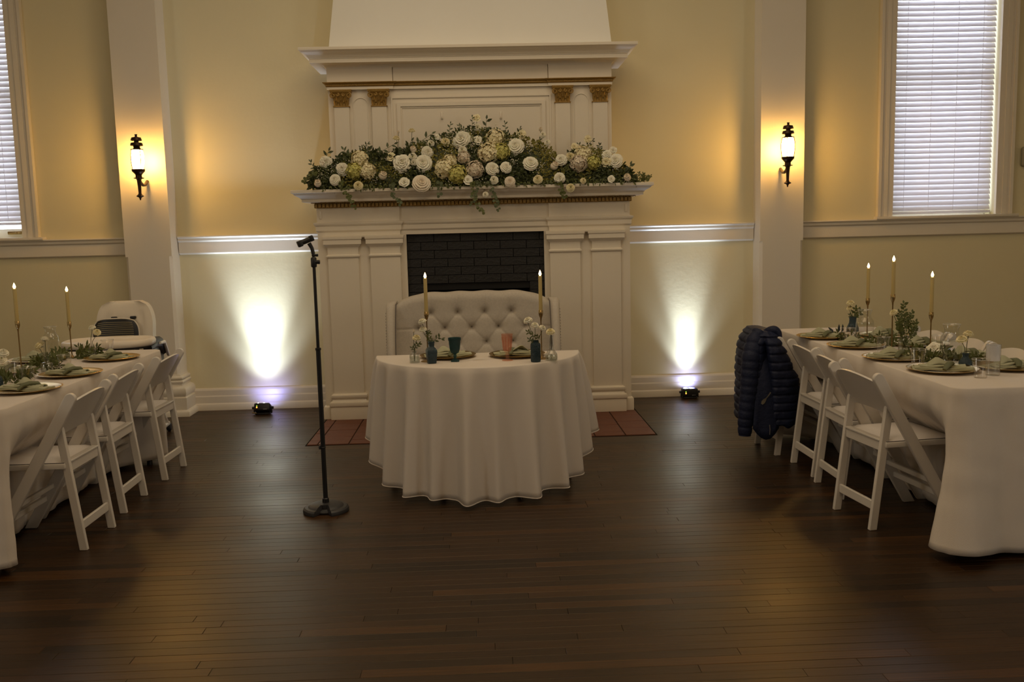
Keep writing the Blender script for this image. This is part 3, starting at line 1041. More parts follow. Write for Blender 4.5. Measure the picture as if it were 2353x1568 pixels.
def folding_table(loc, w, d, label, half=False, insn=0.12, insf=0.12):
    t = thing('folding_table', loc, label, 'table')
    if half:
        poly = [(-w / 2, 0.0)] + [(-w / 2 * math.cos(PI * i / 28), -w / 2 * math.sin(PI * i / 28)) for i in range(1, 28)] + [(w / 2, 0.0)]
        MB().prism(poly, 2, TZ - 0.022, TZ).build('table_top', DKWOOD, t)
        legs = [(-w / 2 + 0.06, -0.04), (w / 2 - 0.06, -0.04), (-0.22, -0.34), (0.22, -0.34)]
        for lx, ly in legs:
            MB().rbox(lx - 0.018, lx + 0.018, ly - 0.018, ly + 0.018, 0.0, TZ - 0.022, 0.003, 1).build('leg', BLKM, t)
    else:
        poly = []
        for sx_, sy_, a0 in ((1, -1, -PI / 2), (1, 1, 0), (-1, 1, PI / 2), (-1, -1, PI)):
            for q in range(7):
                a = a0 + PI / 2 * q / 6
                poly.append((sx_ * (w / 2 - 0.08) + 0.08 * math.cos(a), sy_ * (d / 2 - 0.08) + 0.08 * math.sin(a)))
        MB().prism(poly, 2, TZ - 0.03, TZ).build('table_top', HCWHITE, t)
        for s in (-1, 1):
            ly = -d / 2 + insn if s < 0 else d / 2 - insf
            for u in (-1, 1):
                lg = MB().tube([(u * (w / 2 - 0.10), ly, 0.012), (u * (w / 2 - 0.10), ly, TZ - 0.03)], 0.0135, 10)
                lo = lg.build('leg', GREYP, t)
                MB().lathe([(0.0, 0.0), (0.018, 0.0), (0.018, 0.03), (0.0145, 0.036)], 12, T(u * (w / 2 - 0.10), ly, 0)).build('rubber_foot', BLKP, lo)
            MB().tube([(-(w / 2 - 0.10), ly, 0.28), (w / 2 - 0.10, ly, 0.28)], 0.010, 8).build('cross_bar', GREYP, t)
    return t


def cloth_from_outline(name, outline, normals, zt, drop_fn, off_fn, nt, label, mat_, hem=True):
    """outline: closed list of (x,y); drape each point down by drop_fn(i) with sideways off_fn(i,t)"""
    n = len(outline)
    cx = sum(p[0] for p in outline) / n
    cy = sum(p[1] for p in outline) / n
    rows_ = []
    for k in (0.0001, 0.25, 0.5, 0.75, 0.9):
        rows_.append([(cx + (p[0] - cx) * k, cy + (p[1] - cy) * k, zt) for p in outline])
    rr = 0.010
    rows_.append([(p[0] - nn[0] * rr, p[1] - nn[1] * rr, zt) for p, nn in zip(outline, normals)])
    for a in (0.35, 0.7, 1.1):
        rows_.append([(p[0] + nn[0] * (-rr + rr * math.sin(a)), p[1] + nn[1] * (-rr + rr * math.sin(a)), zt - rr + rr * math.cos(a)) for p, nn in zip(outline, normals)])
    for j in range(1, nt + 1):
        t = j / nt
        row = []
        for i, (p, nn) in enumerate(zip(outline, normals)):
            o, tx = off_fn(i, t)
            z = zt - rr - t * (drop_fn(i) - rr)
            row.append((p[0] + nn[0] * o - nn[1] * tx, p[1] + nn[1] * o + nn[0] * tx, z))
        rows_.append(row)
    mb = MB().grid(rows_, wrapu=True)
    o = mb.build(name, mat_, smooth=75)
    tag(o, label, 'tablecloth')
    md = o.modifiers.new('thickness', 'SOLIDIFY')
    md.thickness = 0.0022
    md.offset = -1
    if hem:
        h = MB().tube([rows_[-1][i] for i in range(n)], 0.0028, 5, closed=True)
        h.build('stitched_hem', mat_, o)
    return o


def outline_normals(out):
    n = len(out)
    res = []
    for i in range(n):
        a, b = Vector(out[i - 1]), Vector(out[(i + 1) % n])
        t = (b - a).normalized()
        res.append((t.y, -t.x))
    return res


# sweetheart table: half-moon, straight edge toward the settee
SX, SY, SRAD = -0.030, 5.535, 0.612
folding_table((SX, SY - 0.01, 0.0), 1.18, 0.6, 'half-round folding table under the white cloth before the settee', half=True)
out = []
rc = 0.02
for i in range(221):
    a = PI + PI * i / 220
    out.append((SX + SRAD * math.cos(a), SY + SRAD * math.sin(a)))
for i in range(1, 70):
    out.append((SX + SRAD - 2 * SRAD * i / 70, SY))
nn_ = outline_normals(out)
# smooth the two corner normals so the cloth swings round
N_ = len(out)
for _ in range(14):
    nn_ = [tuple((Vector(nn_[i - 1]) + Vector(nn_[i]) * 2 + Vector(nn_[(i + 1) % N_])).normalized()) for i in range(N_)]
# fold ridges: angle along the arc (deg from left corner) and strength
FOLDS = [(4, 5, 0.062), (19, 4.2, 0.060), (36, 5.5, 0.060), (53, 4.5, 0.075), (66, 4.0, 0.045), (84, 5.0, 0.085), (98, 4.5, 0.05), (116, 5.2, 0.080), (134, 5.0, 0.070), (150, 4.5, 0.055), (165, 4.5, 0.06), (177, 4.5, 0.085)]


def sw_off(i, t):
    if i <= 220:
        d = 180.0 * i / 220
        o = 0.0
        for c, wd, s in FOLDS:
            o += 1.12 * s * math.exp(-((d - c) / (wd * 0.88)) ** 2)
        o -= 0.012
        g = 1.2 * t ** 0.65
        flare = 0.015 * t
        return o * g * 1.0 + flare + 0.002 * math.sin(i * 0.7) * t, 0.0
    u = (i - 220) / 70.0
    o = 0.035 * math.sin(u * 2 * PI * 5.0) * t * math.sin(u * PI)
    e = 0.068 * (math.exp(-(u / 0.05) ** 2) + math.exp(-((1 - u) / 0.05) ** 2))
    return o + (e + 0.0) * t ** 0.75, 0.0


def sw_drop(i):
    if i <= 220:
        d = 180.0 * i / 220
        h = 0.028 + 0.20 * (math.exp(-(d / 22.0) ** 2) + math.exp(-((180 - d) / 20.0) ** 2)) + 0.05 * abs(math.cos(math.radians(d))) ** 2
    else:
        h = 0.27
    return 0.763 - h


swc = cloth_from_outline('half_round_tablecloth', out, nn_, 0.763, sw_drop, sw_off, 22, 'white cloth hanging in soft folds over the half-round table', CLOTH)


def long_cloth(x0, x1, y0, y1, label, chair_side, seed):
    rc = 0.07
    out = []
    per = []

    def arc(cx, cy, a0):
        for i in range(13):
            a = a0 + PI / 2 * i / 12
            out.append((cx + rc * math.cos(a), cy + rc * math.sin(a)))

    def seg(p, q):
        L = math.hypot(q[0] - p[0], q[1] - p[1])
        k = int(L / 0.022)
        for i in range(1, k):
            out.append((p[0] + (q[0] - p[0]) * i / k, p[1] + (q[1] - p[1]) * i / k))
    arc(x0 + rc, y0 + rc, PI)
    seg((x0 + rc, y0), (x1 - rc, y0))
    arc(x1 - rc, y0 + rc, 1.5 * PI)
    seg((x1, y0 + rc), (x1, y1 - rc))
    arc(x1 - rc, y1 - rc, 0)
    seg((x1 - rc, y1), (x0 + rc, y1))
    arc(x0 + rc, y1 - rc, 0.5 * PI)
    seg((x0, y1 - rc), (x0, y0 + rc))
    nn = outline_normals(out)
    # arc-length parameter
    s = [0.0]
    for i in range(1, len(out)):
        s.append(s[-1] + math.hypot(out[i][0] - out[i - 1][0], out[i][1] - out[i - 1][1]))
    corners = [(x0, y0), (x1, y0), (x1, y1), (x0, y1)]

    def off(i, t):
        p = out[i]
        dc = min(math.hypot(p[0] - c[0], p[1] - c[1]) for c in corners)
        c = math.exp(-(dc / 0.17) ** 2)
        w_ = 0.6 * math.sin(s[i] * 17 + seed) + 0.4 * math.sin(s[i] * 31 + seed * 2.3)
        side = abs(nn[i][0])
        inward = 0.0
        if side > 0.7:
            tt = max(0.0, min(1.0, (t - 0.12) / 0.45))
            inward = -0.30 * tt * tt * (3 - 2 * tt) * (1 - c)
        o = (0.012 * w_ * t + 0.006 * math.sin(s[i] * 62 + 2 * math.sin(s[i] * 9)) * min(1.0, t * 5) * (1 - 0.6 * t)) * (1 - 0.7 * c) + (0.105 if x0 > 0 else 0.0) * c * t ** 1.5 + 0.02 * t + inward
        o += 0.004 * nz((p[0], p[1], t), 9, seed)
        return o, 0.0

    def drop(i):
        p = out[i]
        dc = min(math.hypot(p[0] - c[0], p[1] - c[1]) for c in corners)
        c = math.exp(-(dc / 0.16) ** 2)
        return 0.763 - 0.022 - 0.025 * c
    return cloth_from_outline('rectangular_tablecloth', out, nn, 0.763, drop, off, 24, label, CLOTH, hem=False)


RT = (2.052, 2.738, 3.890, 6.335)
LT = (-2.895, -2.128, 4.070, 6.180)
folding_table(((RT[0] + RT[1]) / 2, (RT[2] + RT[3]) / 2, 0), RT[1] - RT[0] - 0.02, RT[3] - RT[2] - 0.02, 'long rectangular folding table under the right-hand white cloth')
folding_table(((LT[0] + LT[1]) / 2, (LT[2] + LT[3]) / 2, 0), LT[1] - LT[0] - 0.02, LT[3] - LT[2] - 0.02, 'long rectangular folding table under the left-hand white cloth', insn=0.12, insf=0.08)
long_cloth(*RT, 'white cloth over the long table on the right', -1, 1.3)
long_cloth(*LT, 'white cloth over the long table on the left', 1, 4.1)

# ================================================================== FOLDING CHAIRS


def make_chair(loc, rz, label, group):
    """faces +x; front feet at x=.25, rear feet at x=-.215"""
    t = thing('folding_chair', loc, label, 'chair', rz, group)
    ffx, topx, topz = 0.21, -0.235, 0.753
    ux, uz = (topx - ffx), topz
    L = math.hypot(ux, uz)
    ux, uz = ux / L, uz / L
    px, pz = uz, -ux      # normal in xz plane
    hw, th = 0.0275, 0.0115
    for s in (-1, 1):
        yc = s * 0.208
        poly = []
        # flat foot
        a = (ffx - px * hw, 0.0)
        b = (ffx + px * hw, 0.0)
        poly.append((ffx + hw * 1.15, 0.0))
        tx, tz = topx, topz
        poly.append((tx + px * hw, tz + pz * hw))
        for i in range(1, 8):
            an = PI * i / 8
            poly.append((tx + px * hw * math.cos(an) + ux * hw * math.sin(an), tz + pz * hw * math.cos(an) + uz * hw * math.sin(an)))
        poly.append((tx - px * hw, tz - pz * hw))
        poly.append((ffx - hw * 1.15, 0.0))
        m_ = MB().prism(poly, 1, yc - th, yc + th)
        fr_ = m_.build('side_frame', CHAIRP, t, smooth=30)
        bv = fr_.modifiers.new('edge', 'BEVEL')
        bv.width = 0.004
        bv.segments = 2
        bv.limit_method = 'ANGLE'
        # rear leg
        yl = s * 0.170
        rx0, rx1, rz1 = -0.225, -0.155, 0.598
        dx, dz = rx1 - rx0, rz1
        l2 = math.hypot(dx, dz)
        dx, dz = dx / l2, dz / l2
        qx, qz = dz, -dx
        w2 = 0.0185
        poly = [(rx0 + w2 * 1.02, 0.0), (rx1 + qx * w2, rz1 + qz * w2)]
        for i in range(1, 7):
            an = PI * i / 7
            poly.append((rx1 + qx * w2 * math.cos(an) + dx * w2 * math.sin(an), rz1 + qz * w2 * math.cos(an) + dz * w2 * math.sin(an)))
        poly += [(rx1 - qx * w2, rz1 - qz * w2), (rx0 - w2 * 1.02, 0.0)]
        lg = MB().prism(poly, 1, yl - 0.0125, yl + 0.0125).build('rear_leg', CHAIRP, t, smooth=30)
        bv = lg.modifiers.new('edge', 'BEVEL')
        bv.width = 0.003
        bv.segments = 2
        bv.limit_method = 'ANGLE'
        MB().lathe([(0.0, -0.030), (0.006, -0.030), (0.007, -0.0265), (0.007, 0.016), (0.0, 0.017)], 10, T(rx1, s * 0.192, rz1 - 0.012) @ Matrix.Rotation(-s * PI / 2, 4, 'X')).build('bolt', STEEL, t)
    # rear cross rails
    MB().rbox(-0.220, -0.204, -0.158, 0.158, 0.095, 0.140, 0.003, 1).build('rear_stretcher', CHAIRP, t)
    MB().rbox(-0.188, -0.164, -0.158, 0.158, 0.388, 0.438, 0.003, 1).rbox(-0.194, -0.160, -0.158, 0.158, 0.436, 0.446, 0.002, 1).build('rear_rail', CHAIRP, t)
    # front stretchers
    MB().rbox(0.110, 0.130, -0.200, 0.200, 0.145, 0.175, 0.003, 1).build('front_stretcher', CHAIRP, t)
    MB().rbox(0.068, 0.088, -0.200, 0.200, 0.215, 0.240, 0.003, 1).build('front_stretcher', CHAIRP, t)
    # seat
    sfm = MB()
    sfm.rbox(-0.175, 0.205, -0.194, 0.194, 0.408, 0.436, 0.006, 2)
    sfm.build('seat_frame', CHAIRP, t)
    P = []
    for j in range(11):
        v = j / 10
        row = []
        for i in range(11):
            u = i / 10
            x_ = -0.168 + 0.366 * u
            y_ = (-0.186 + 0.372 * v)
            e = min(u, 1 - u, v, 1 - v)
            h = 0.016 * (1 - math.exp(-e * 14)) + (0.0 if e > 0 else -0.004)
            row.append((x_, y_, 0.439 + h))
        P.append(row)
    sd = MB().grid(P).rbox(-0.168, 0.198, -0.186, 0.186, 0.433, 0.4395, 0.002, 1)
    so = sd.build('seat_pad', PADW, t, smooth=60)
    pp = [(-0.168, -0.186, 0.438), (0.198, -0.186, 0.438), (0.198, 0.186, 0.438), (-0.168, 0.186, 0.438)]
    MB().tube(pp, 0.0025, 5, closed=True).build('seat_seam', PIPING, so)
    # backrest: bowed panel with an arched top
    P = []
    for j in range(7):
        v = j / 6
        row = []
        for i in range(17):
            u = -1 + 2 * i / 16
            zt_ = 0.728 + 0.040 * (1 - u * u)
            zb_ = 0.558 + 0.030 * (1 - u * u)
            z_ = zb_ + (zt_ - zb_) * v
            bow = -0.030 * (1 - u * u)
            xx = ffx + (z_ / topz) * (topx - ffx) + bow + 0.004
            row.append((xx, u * 0.198, z_))
        P.append(row)
    back = [[(q[0] - 0.011, q[1], q[2] - 0.004) for q in r_] for r_ in P]
    m_ = MB().grid(P).grid(back)
    ni, nj = 17, 7
    o2 = ni * nj
    for i in range(ni - 1):
        m_.f.append((i, i + 1, o2 + i + 1, o2 + i))
        k = (nj - 1) * ni
        m_.f.append((k + i, k + i + 1, o2 + k + i + 1, o2 + k + i))
        m_.m += [0, 0]
    m_.build('backrest', CHAIRP, t, smooth=45)
    return t


ch0 = make_chair((-2.190, 4.580, 0.0), PI, 'white folding chair nearest the camera at the left table', 'chairs at the left table')
dup(ch0, (-2.228, 5.165, 0.0), PI + 0.03, 'middle white folding chair of the three at the left table')
dup(ch0, (-2.220, 5.850, 0.0), PI - 0.02, 'white folding chair farthest from the camera at the left table')
G = 'chairs on the aisle side of the right table'
dup(ch0, (2.075, 4.495, 0.0), 0.13, 'white folding chair nearest the camera on the aisle side of the right table', G)
dup(ch0, (2.140, 4.975, 0.0), 0.0, 'second white folding chair from the camera on the aisle side of the right table', G)
dup(ch0, (2.160, 5.435, 0.0), 0.02, 'white folding chair next to the jacket at the right table', G)
dup(ch0, (2.100, 5.983, 0.0), 0.08, 'white folding chair with the navy jacket hung over its back', G)
G = 'chairs on the window side of the right table'
dup(ch0, (2.725, 5.950, 0.0), PI, 'white folding chair farthest back on the window side of the right table', G)
dup(ch0, (2.735, 5.480, 0.0), PI + 0.03, 'white folding chair behind the large carafe on the window side', G)
dup(ch0, (2.725, 5.020, 0.0), PI - 0.02, 'white folding chair behind the tall glass on the window side', G)
dup(ch0, (2.735, 4.560, 0.0), PI, 'white folding chair cut off by the right edge', G)

# ================================================================== SETTEE
SE = (-0.062, 6.50, 0.0)
st = thing('tufted_settee', SE, 'light grey linen settee with tufted wing back behind the half-round table', 'settee')
BTN = []
for r_, (z_, xs_) in enumerate(((0.905, (-0.315, -0.118, 0.079, 0.275)), (0.793, (-0.41, -0.215, -0.018, 0.179, 0.376)), (0.683, (-0.315, -0.118, 0.088, 0.285)), (0.573, (-0.41, -0.215, -0.018, 0.179, 0.376)))):
    for x_ in xs_:
        BTN.append((x_ + 0.004, z_))


def seg_d(px, pz, a, b):
    ax, az = a
    bx_, bz = b
    dx, dz = bx_ - ax, bz - az
    t = max(0, min(1, ((px - ax) * dx + (pz - az) * dz) / (dx * dx + dz * dz)))
    return math.hypot(px - ax - t * dx, pz - az - t * dz)


CRS = []
for i, a in enumerate(BTN):
    for b in BTN[i + 1:]:
        if 0.08 < math.hypot(a[0] - b[0], a[1] - b[1]) < 0.165:
            CRS.append((a, b))
TOPC = [(a, (a[0], 1.08)) for a in BTN if a[1] > 0.9]
SIDEC = [(a, (a[0] + (0.2 if a[0] > 0 else -0.2), a[1] - 0.003)) for a in BTN if abs(a[0]) > 0.36]


def top_z(x):
    u = abs(x) / 0.60
    return 1.052 - 0.012 * u ** 2 - 0.088 * max(0.0, (u - 0.55) / 0.45) ** 1.8 + 0.003 * math.cos(x * 2 * PI / 0.197 + PI)


def back_front(x, z):
    d = 0.0
    for bx_, bz in BTN:
        q = (x - bx_) ** 2 + (z - bz) ** 2
        d += 0.034 * math.exp(-q / (2 * 0.0155 ** 2)) + 0.016 * math.exp(-q / (2 * 0.035 ** 2))
    for a, b in CRS:
        q = seg_d(x, z, a, b)
        d += 0.007 * math.exp(-(q / 0.006) ** 2)
    for a, b in TOPC + SIDEC:
        q = seg_d(x, z, a, b)
        d += 0.0065 * math.exp(-(q / 0.006) ** 2)
    tz = top_z(x)
    e = max(0.0, (z - (tz - 0.055)) / 0.055)
    round_ = 0.05 * (1 - math.sqrt(max(0.0, 1 - min(1, e) ** 2)))
    return 0.215 + 0.035 * 0 + d * 0.85 + round_


NX, NZ = 150, 84
P = []
for j in range(NZ + 1):
    row = []
    for i in range(NX + 1):
        x_ = -0.575 + 1.15 * i / NX
        z_ = 0.40 + (top_z(x_) - 0.40) * j / NZ
        row.append((x_, back_front(x_, z_), z_))
    P.append(row)
# over the top and down the back
for dy, dz in ((0.085, 0.004), (0.12, -0.006), (0.15, -0.035), (0.16, -0.20), (0.16, -0.62)):
    P.append([(-0.575 + 1.15 * i / NX, 0.215 + dy, top_z(-0.575 + 1.15 * i / NX) + dz) for i in range(NX + 1)])
bk = MB().grid(P).build('backrest', LINEN, st, smooth=70)
bt = None
for bx_, bz in BTN:
    if bt is None:
        o = MB().lathe([(0.0, -0.006), (0.006, -0.005), (0.010, 0.0), (0.010, 0.004)], 12, Matrix.Rotation(-PI / 2, 4, 'X') @ Matrix.Scale(1, 4)).build('button', LINEN, bk)
        bt = o.data
    else:
        o = link('button', bt, bk)
    o.location = (bx_, back_front(bx_, bz) - 0.001, bz)
# wings: curved side panels coming forward
for s in (-1, 1):
    P = []
    nj = 22
    for j in range(nj + 1):
        v = j / nj
        z_ = 0.26 + (0.975 - 0.26) * v
        flare = 0.018 * v
        fwd = 0.205 - 0.135 * max(0.0, (v - 0.45) / 0.55) ** 1.6 * 1.2
        if j == nj:
            fwd *= 0.8
        x_in, x_out = s * (0.560 + flare * 0.2), s * (0.612 + flare)
        yf = 0.215 - fwd
        q = []
        rr = 0.030
        q.append((x_in, 0.27, z_))
        q.append((x_in - s * 0.004, yf + 0.07, z_))
        q.append((x_in, yf + 0.03, z_))
        for k in range(7):
            a = PI * k / 6
            q.append((((x_in + x_out) / 2) - s * 0.030 * math.cos(a), yf + 0.02 - rr * math.sin(a), z_))
        q.append((x_out, yf + 0.03, z_))
        q.append((x_out, yf + 0.10, z_))
        q.append((x_out - s * 0.006, 0.375, z_))
        q.append((x_in, 0.372, z_))
        P.append(q)
    P.append([(q[0] * 0.985, 0.30 + (q[1] - 0.30) * 0.55, 0.993) for q in P[-1]])
    P.append([(s * 0.585, 0.30, 0.994) for q in P[-1]])
    wg = MB().grid(P, wrapu=True).build('wing', LINEN, st, smooth=60)
    # piping along the inner edge, nail heads down the outer edge
    pts = [(P[j][2][0] - s * 0.003, P[j][2][1] + 0.012, P[j][2][2]) for j in range(1, nj + 1)]
    MB().tube(pts, 0.0042, 6).build('piping', PIPING, wg)
    nm = None
    for j in range(2, 34):
        v = j / 36 * nj
        k = int(v)
        f_ = v - k
        p0, p1 = Vector(P[k][10]), Vector(P[k + 1][10])
        q = p0.lerp(p1, f_)
        if nm is None:
            o = MB().lathe([(0.0, 0.003), (0.0035, 0.0022), (0.0055, 0.0)], 8, Matrix.Rotation(s * PI / 2, 4, 'Y')).build('nail_head', BRONZE, wg)
            nm = o.data
        else:
            o = link('nail_head', nm, wg)
        o.location = q + Vector((s * 0.001, 0.012, 0))
# seat and frame
P = []
for j in range(15):
    v = j / 14
    row = []
    for i in range(31):
        u = i / 30
        e = min(u, 1 - u, v * 0.8 + 0.001)
        row.append((-0.555 + 1.11 * u, -0.30 + 0.52 * v, 0.40 + 0.075 * (1 - math.exp(-e * 16))))
    P.append(row)
MB().grid(P).rbox(-0.555, 0.555, -0.30, 0.22, 0.34, 0.402, 0.015, 3).build('seat_cushion', LINEN, st, smooth=60)
MB().rbox(-0.60, 0.60, -0.29, 0.36, 0.20, 0.345, 0.012, 2).build('seat_frame', LINEN, st)
for lx in (-0.55, 0.55):
    for ly in (-0.25, 0.32):
        MB().lathe([(0.0, 0.0), (0.016, 0.0), (0.019, 0.01), (0.026, 0.20), (0.0, 0.20)], 14, T(lx, ly, 0)).build('leg', DKWOOD, st)

# ================================================================== HIGH CHAIR
HC = (-2.640, 6.78, 0.0)
hc = thing('high_chair', HC, 'cream padded high chair with tray standing behind the left table', 'high chair', 0.10)
# backrest pad
P = []
for j in range(23):
    v = j / 22
    z_ = 0.52 + 0.515 * v
    dz_ = (1 - v) * 0.515
    hw = 0.208 if dz_ > 0.19 else 0.110 + 0.098 * math.sqrt(1 - (1 - dz_ / 0.19) ** 2)
    hw *= 0.90 + 0.10 * v
    row = []
    for i in range(21):
        u = -1 + 2 * i / 20
        x_ = hw * u
        pad = 0.030 * (1 - abs(u) ** 6) - 0.012 * math.exp(-((abs(u) - 0.62) / 0.05) ** 2) * (1 if v < 0.85 else 0)
        pad *= math.sqrt(max(0.0, 1 - v ** 10))
        row.append((x_, 0.155 - pad + 0.06 * v - 0.05 * (abs(u) ** 2.5), z_))
    P.append(row)
Bk = [[(q[0] * 0.99, 0.215 + 0.05 * (j / 22), q[2]) for q in r_] for j, r_ in enumerate(P)]
m_ = MB().grid(P)
m_.grid(Bk)
ni, nj = 21, 23
o2 = ni * nj
for j in range(nj - 1):
    for k in (0, ni - 1):
        m_.f.append((j * ni + k, (j + 1) * ni + k, o2 + (j + 1) * ni + k, o2 + j * ni + k))
        m_.m.append(0)
for i in range(ni - 1):
    k = (nj - 1) * ni
    m_.f.append((k + i, k + i + 1, o2 + k + i + 1, o2 + k + i))
    m_.m.append(0)
hb = m_.build('backrest_pad', HCW, hc, smooth=60)
for sx_ in (-0.075, 0.06):
    MB().rbox(sx_ - 0.022, sx_ + 0.022, 0.150, 0.168, 0.905, 0.925, 0.006, 2, Matrix.Rotation(0.0, 4, 'Y')).build('harness_slot', BLKP, hb)
# striped black insert
P = []
for j in range(19):
    v = j / 18
    row = []
    for i in range(17):
        u = -1 + 2 * i / 16
        hw = 0.165 * (1 - 0.22 * max(0, (v - 0.55) / 0.45) ** 3)
        row.append((-0.060 + hw * u, 0.105 - 0.028 * (1 - abs(u) ** 4) + 0.03 * v, 0.66 + 0.255 * v - 0.02 * (abs(u) ** 4) * v))
    P.append(row)
ins = MB().grid(P).build('striped_insert', BLKP, hc, smooth=70)
STRIPE = mat('cream_stripe', (0.45, 0.38, 0.22), 0.8)
for k in range(9):
    z_ = 0.775 + 0.0140 * k
    v = (z_ - 0.66) / 0.255
    pts = []
    for i in range(13):
        u = -0.80 + 1.60 * i / 12
        hw = 0.165 * (1 - 0.22 * max(0, (v - 0.55) / 0.45) ** 3)
        pts.append((-0.060 + hw * u, 0.105 - 0.028 * (1 - abs(u) ** 4) + 0.03 * v - 0.0012, z_ - 0.02 * (abs(u) ** 4) * v))
    MB().tube(pts, 0.0016, 4).build('stripe', STRIPE, ins)
pts = [(q[0] * 1.0, q[1], q[2]) for q in P[-1]]
MB().tube([P[j][-1] for j in range(19)] + [P[-1][i] for i in range(15, 0, -1)] + [P[j][0] for j in range(18, -1, -1)], 0.005, 6).build('insert_piping', HCW, ins)
# seat shell and arms
MB().rbox(-0.20, 0.20, -0.16, 0.17, 0.50, 0.56, 0.025, 3).build('seat_pad', HCW, hc)
sl = MB()
for s in (-1, 1):
    pts = [(s * 0.235, 0.19, 0.66), (s * 0.245, 0.06, 0.735), (s * 0.245, -0.08, 0.745), (s * 0.235, -0.19, 0.72)]
    sl.tube(pts, [0.045, 0.045, 0.042, 0.032], 10)
    sl.rbox(s * 0.235 - 0.02, s * 0.235 + 0.02, -0.15, 0.20, 0.50, 0.72, 0.015, 2)
sl.rbox(-0.235, 0.235, 0.17, 0.24, 0.46, 0.72, 0.03, 3).rbox(-0.23, 0.23, -0.16, 0.2, 0.46, 0.51, 0.02, 2)
sl.build('shell', BLKP, hc)
MB().tube([(0.285, 0.20, 0.62), (0.295, 0.05, 0.735), (0.292, -0.06, 0.74)], [0.012, 0.014, 0.010], 8).build('side_trim', HCWHITE, hc)
MB().lathe([(0.0, -0.008), (0.010, -0.006), (0.012, 0.0)], 12, T(0.284, -0.03, 0.735) @ Matrix.Rotation(PI / 2, 4, 'Y')).build('tray_button', STEEL, hc)
# tray
rows_ = []
n = 48


def oval(rx, ry, z_, cy=-0.25):
    q = []
    for i in range(n):
        a = 2 * PI * i / n
        c, s_ = math.cos(a), math.sin(a)
        k = (abs(c) ** 2.8 + abs(s_) ** 2.8) ** (-1 / 2.8)
        q.append((-0.005 + rx * c * k, cy + ry * s_ * k, z_))
    return q


for rx, ry, z_ in ((0.292, 0.190, 0.752), (0.304, 0.200, 0.762), (0.306, 0.203, 0.782), (0.300, 0.196, 0.796), (0.288, 0.184, 0.802), (0.276, 0.172, 0.800), (0.268, 0.164, 0.792), (0.14, 0.09, 0.790), (0.0001, 0.0001, 0.790)):
    rows_.append(oval(rx, ry, z_))
MB().grid(rows_, wrapu=True).build('tray', HCW, hc, smooth=60)
rows_ = [oval(rx, ry, z_) for rx, ry, z_ in ((0.0001, 0.0001, 0.728), (0.20, 0.12, 0.728), (0.272, 0.172, 0.738), (0.300, 0.197, 0.7515), (0.0001, 0.0001, 0.7515))]
MB().grid(rows_, wrapu=True).build('tray_underside', BLKP, hc, smooth=60)
# pedestal, base rails, casters
for s in (-1, 1):
    MB().tube([(s * 0.215, 0.16, 0.50), (s * 0.215, -0.05, 0.25), (s * 0.215, -0.25, 0.07)], 0.018, 10).build('front_leg', HCWHITE, hc)
    MB().tube([(s * 0.215, -0.06, 0.50), (s * 0.215, 0.12, 0.25), (s * 0.215, 0.30, 0.07)], 0.018, 10).build('rear_leg', HCWHITE, hc)
    MB().rbox(s * 0.215 - 0.016, s * 0.215 + 0.016, -0.28, 0.34, 0.055, 0.085, 0.008, 2).build('base_rail', HCWHITE, hc)
    for yy in (-0.28, 0.36):
        MB().lathe([(0.0, -0.016), (0.026, -0.016), (0.033, -0.008), (0.033, 0.008), (0.026, 0.016), (0.0, 0.016)], 18, T(s * 0.215, yy, 0.033) @ Matrix.Rotation(PI / 2, 4, 'Y')).build('caster', BLKP, hc)
MB().tube([(-0.215, 0.30, 0.075), (0.215, 0.30, 0.075)], 0.012, 8).build('cross_bar', HCWHITE, hc)

# ================================================================== JACKET
JO = (1.80, 5.96, 0.0)
jk = thing('puffer_jacket', (1.80, 5.96, 0.15), 'navy quilted puffer jacket hung over a chair back at the right table', 'jacket')
JOFF = (1.80, 5.96, 0.15)
# (z, left x, right x, near y, far y)
SECT = [(0.205, 1.700, 2.010, 5.700, 6.19), (0.225, 1.688, 2.022, 5.692, 6.20), (0.35, 1.690, 2.038, 5.690, 6.21), (0.50, 1.694, 2.030, 5.690, 6.215), (0.60, 1.698, 1.985, 5.695, 6.215), (0.68, 1.708, 1.950, 5.700, 6.21),
        (0.74, 1.722, 1.915, 5.71, 6.20), (0.785, 1.745, 1.890, 5.735, 6.18), (0.812, 1.772, 1.868, 5.78, 6.15), (0.820, 1.800, 1.845, 5.86, 6.10)]


def jsec(z):
    for a, b in zip(SECT[:-1], SECT[1:]):
        if a[0] <= z <= b[0]:
            t = (z - a[0]) / (b[0] - a[0])
            t = t * t * (3 - 2 * t)
            return [a[k] + (b[k] - a[k]) * t for k in range(1, 5)]
    return list(SECT[-1][1:]) if z > SECT[-1][0] else list(SECT[0][1:])


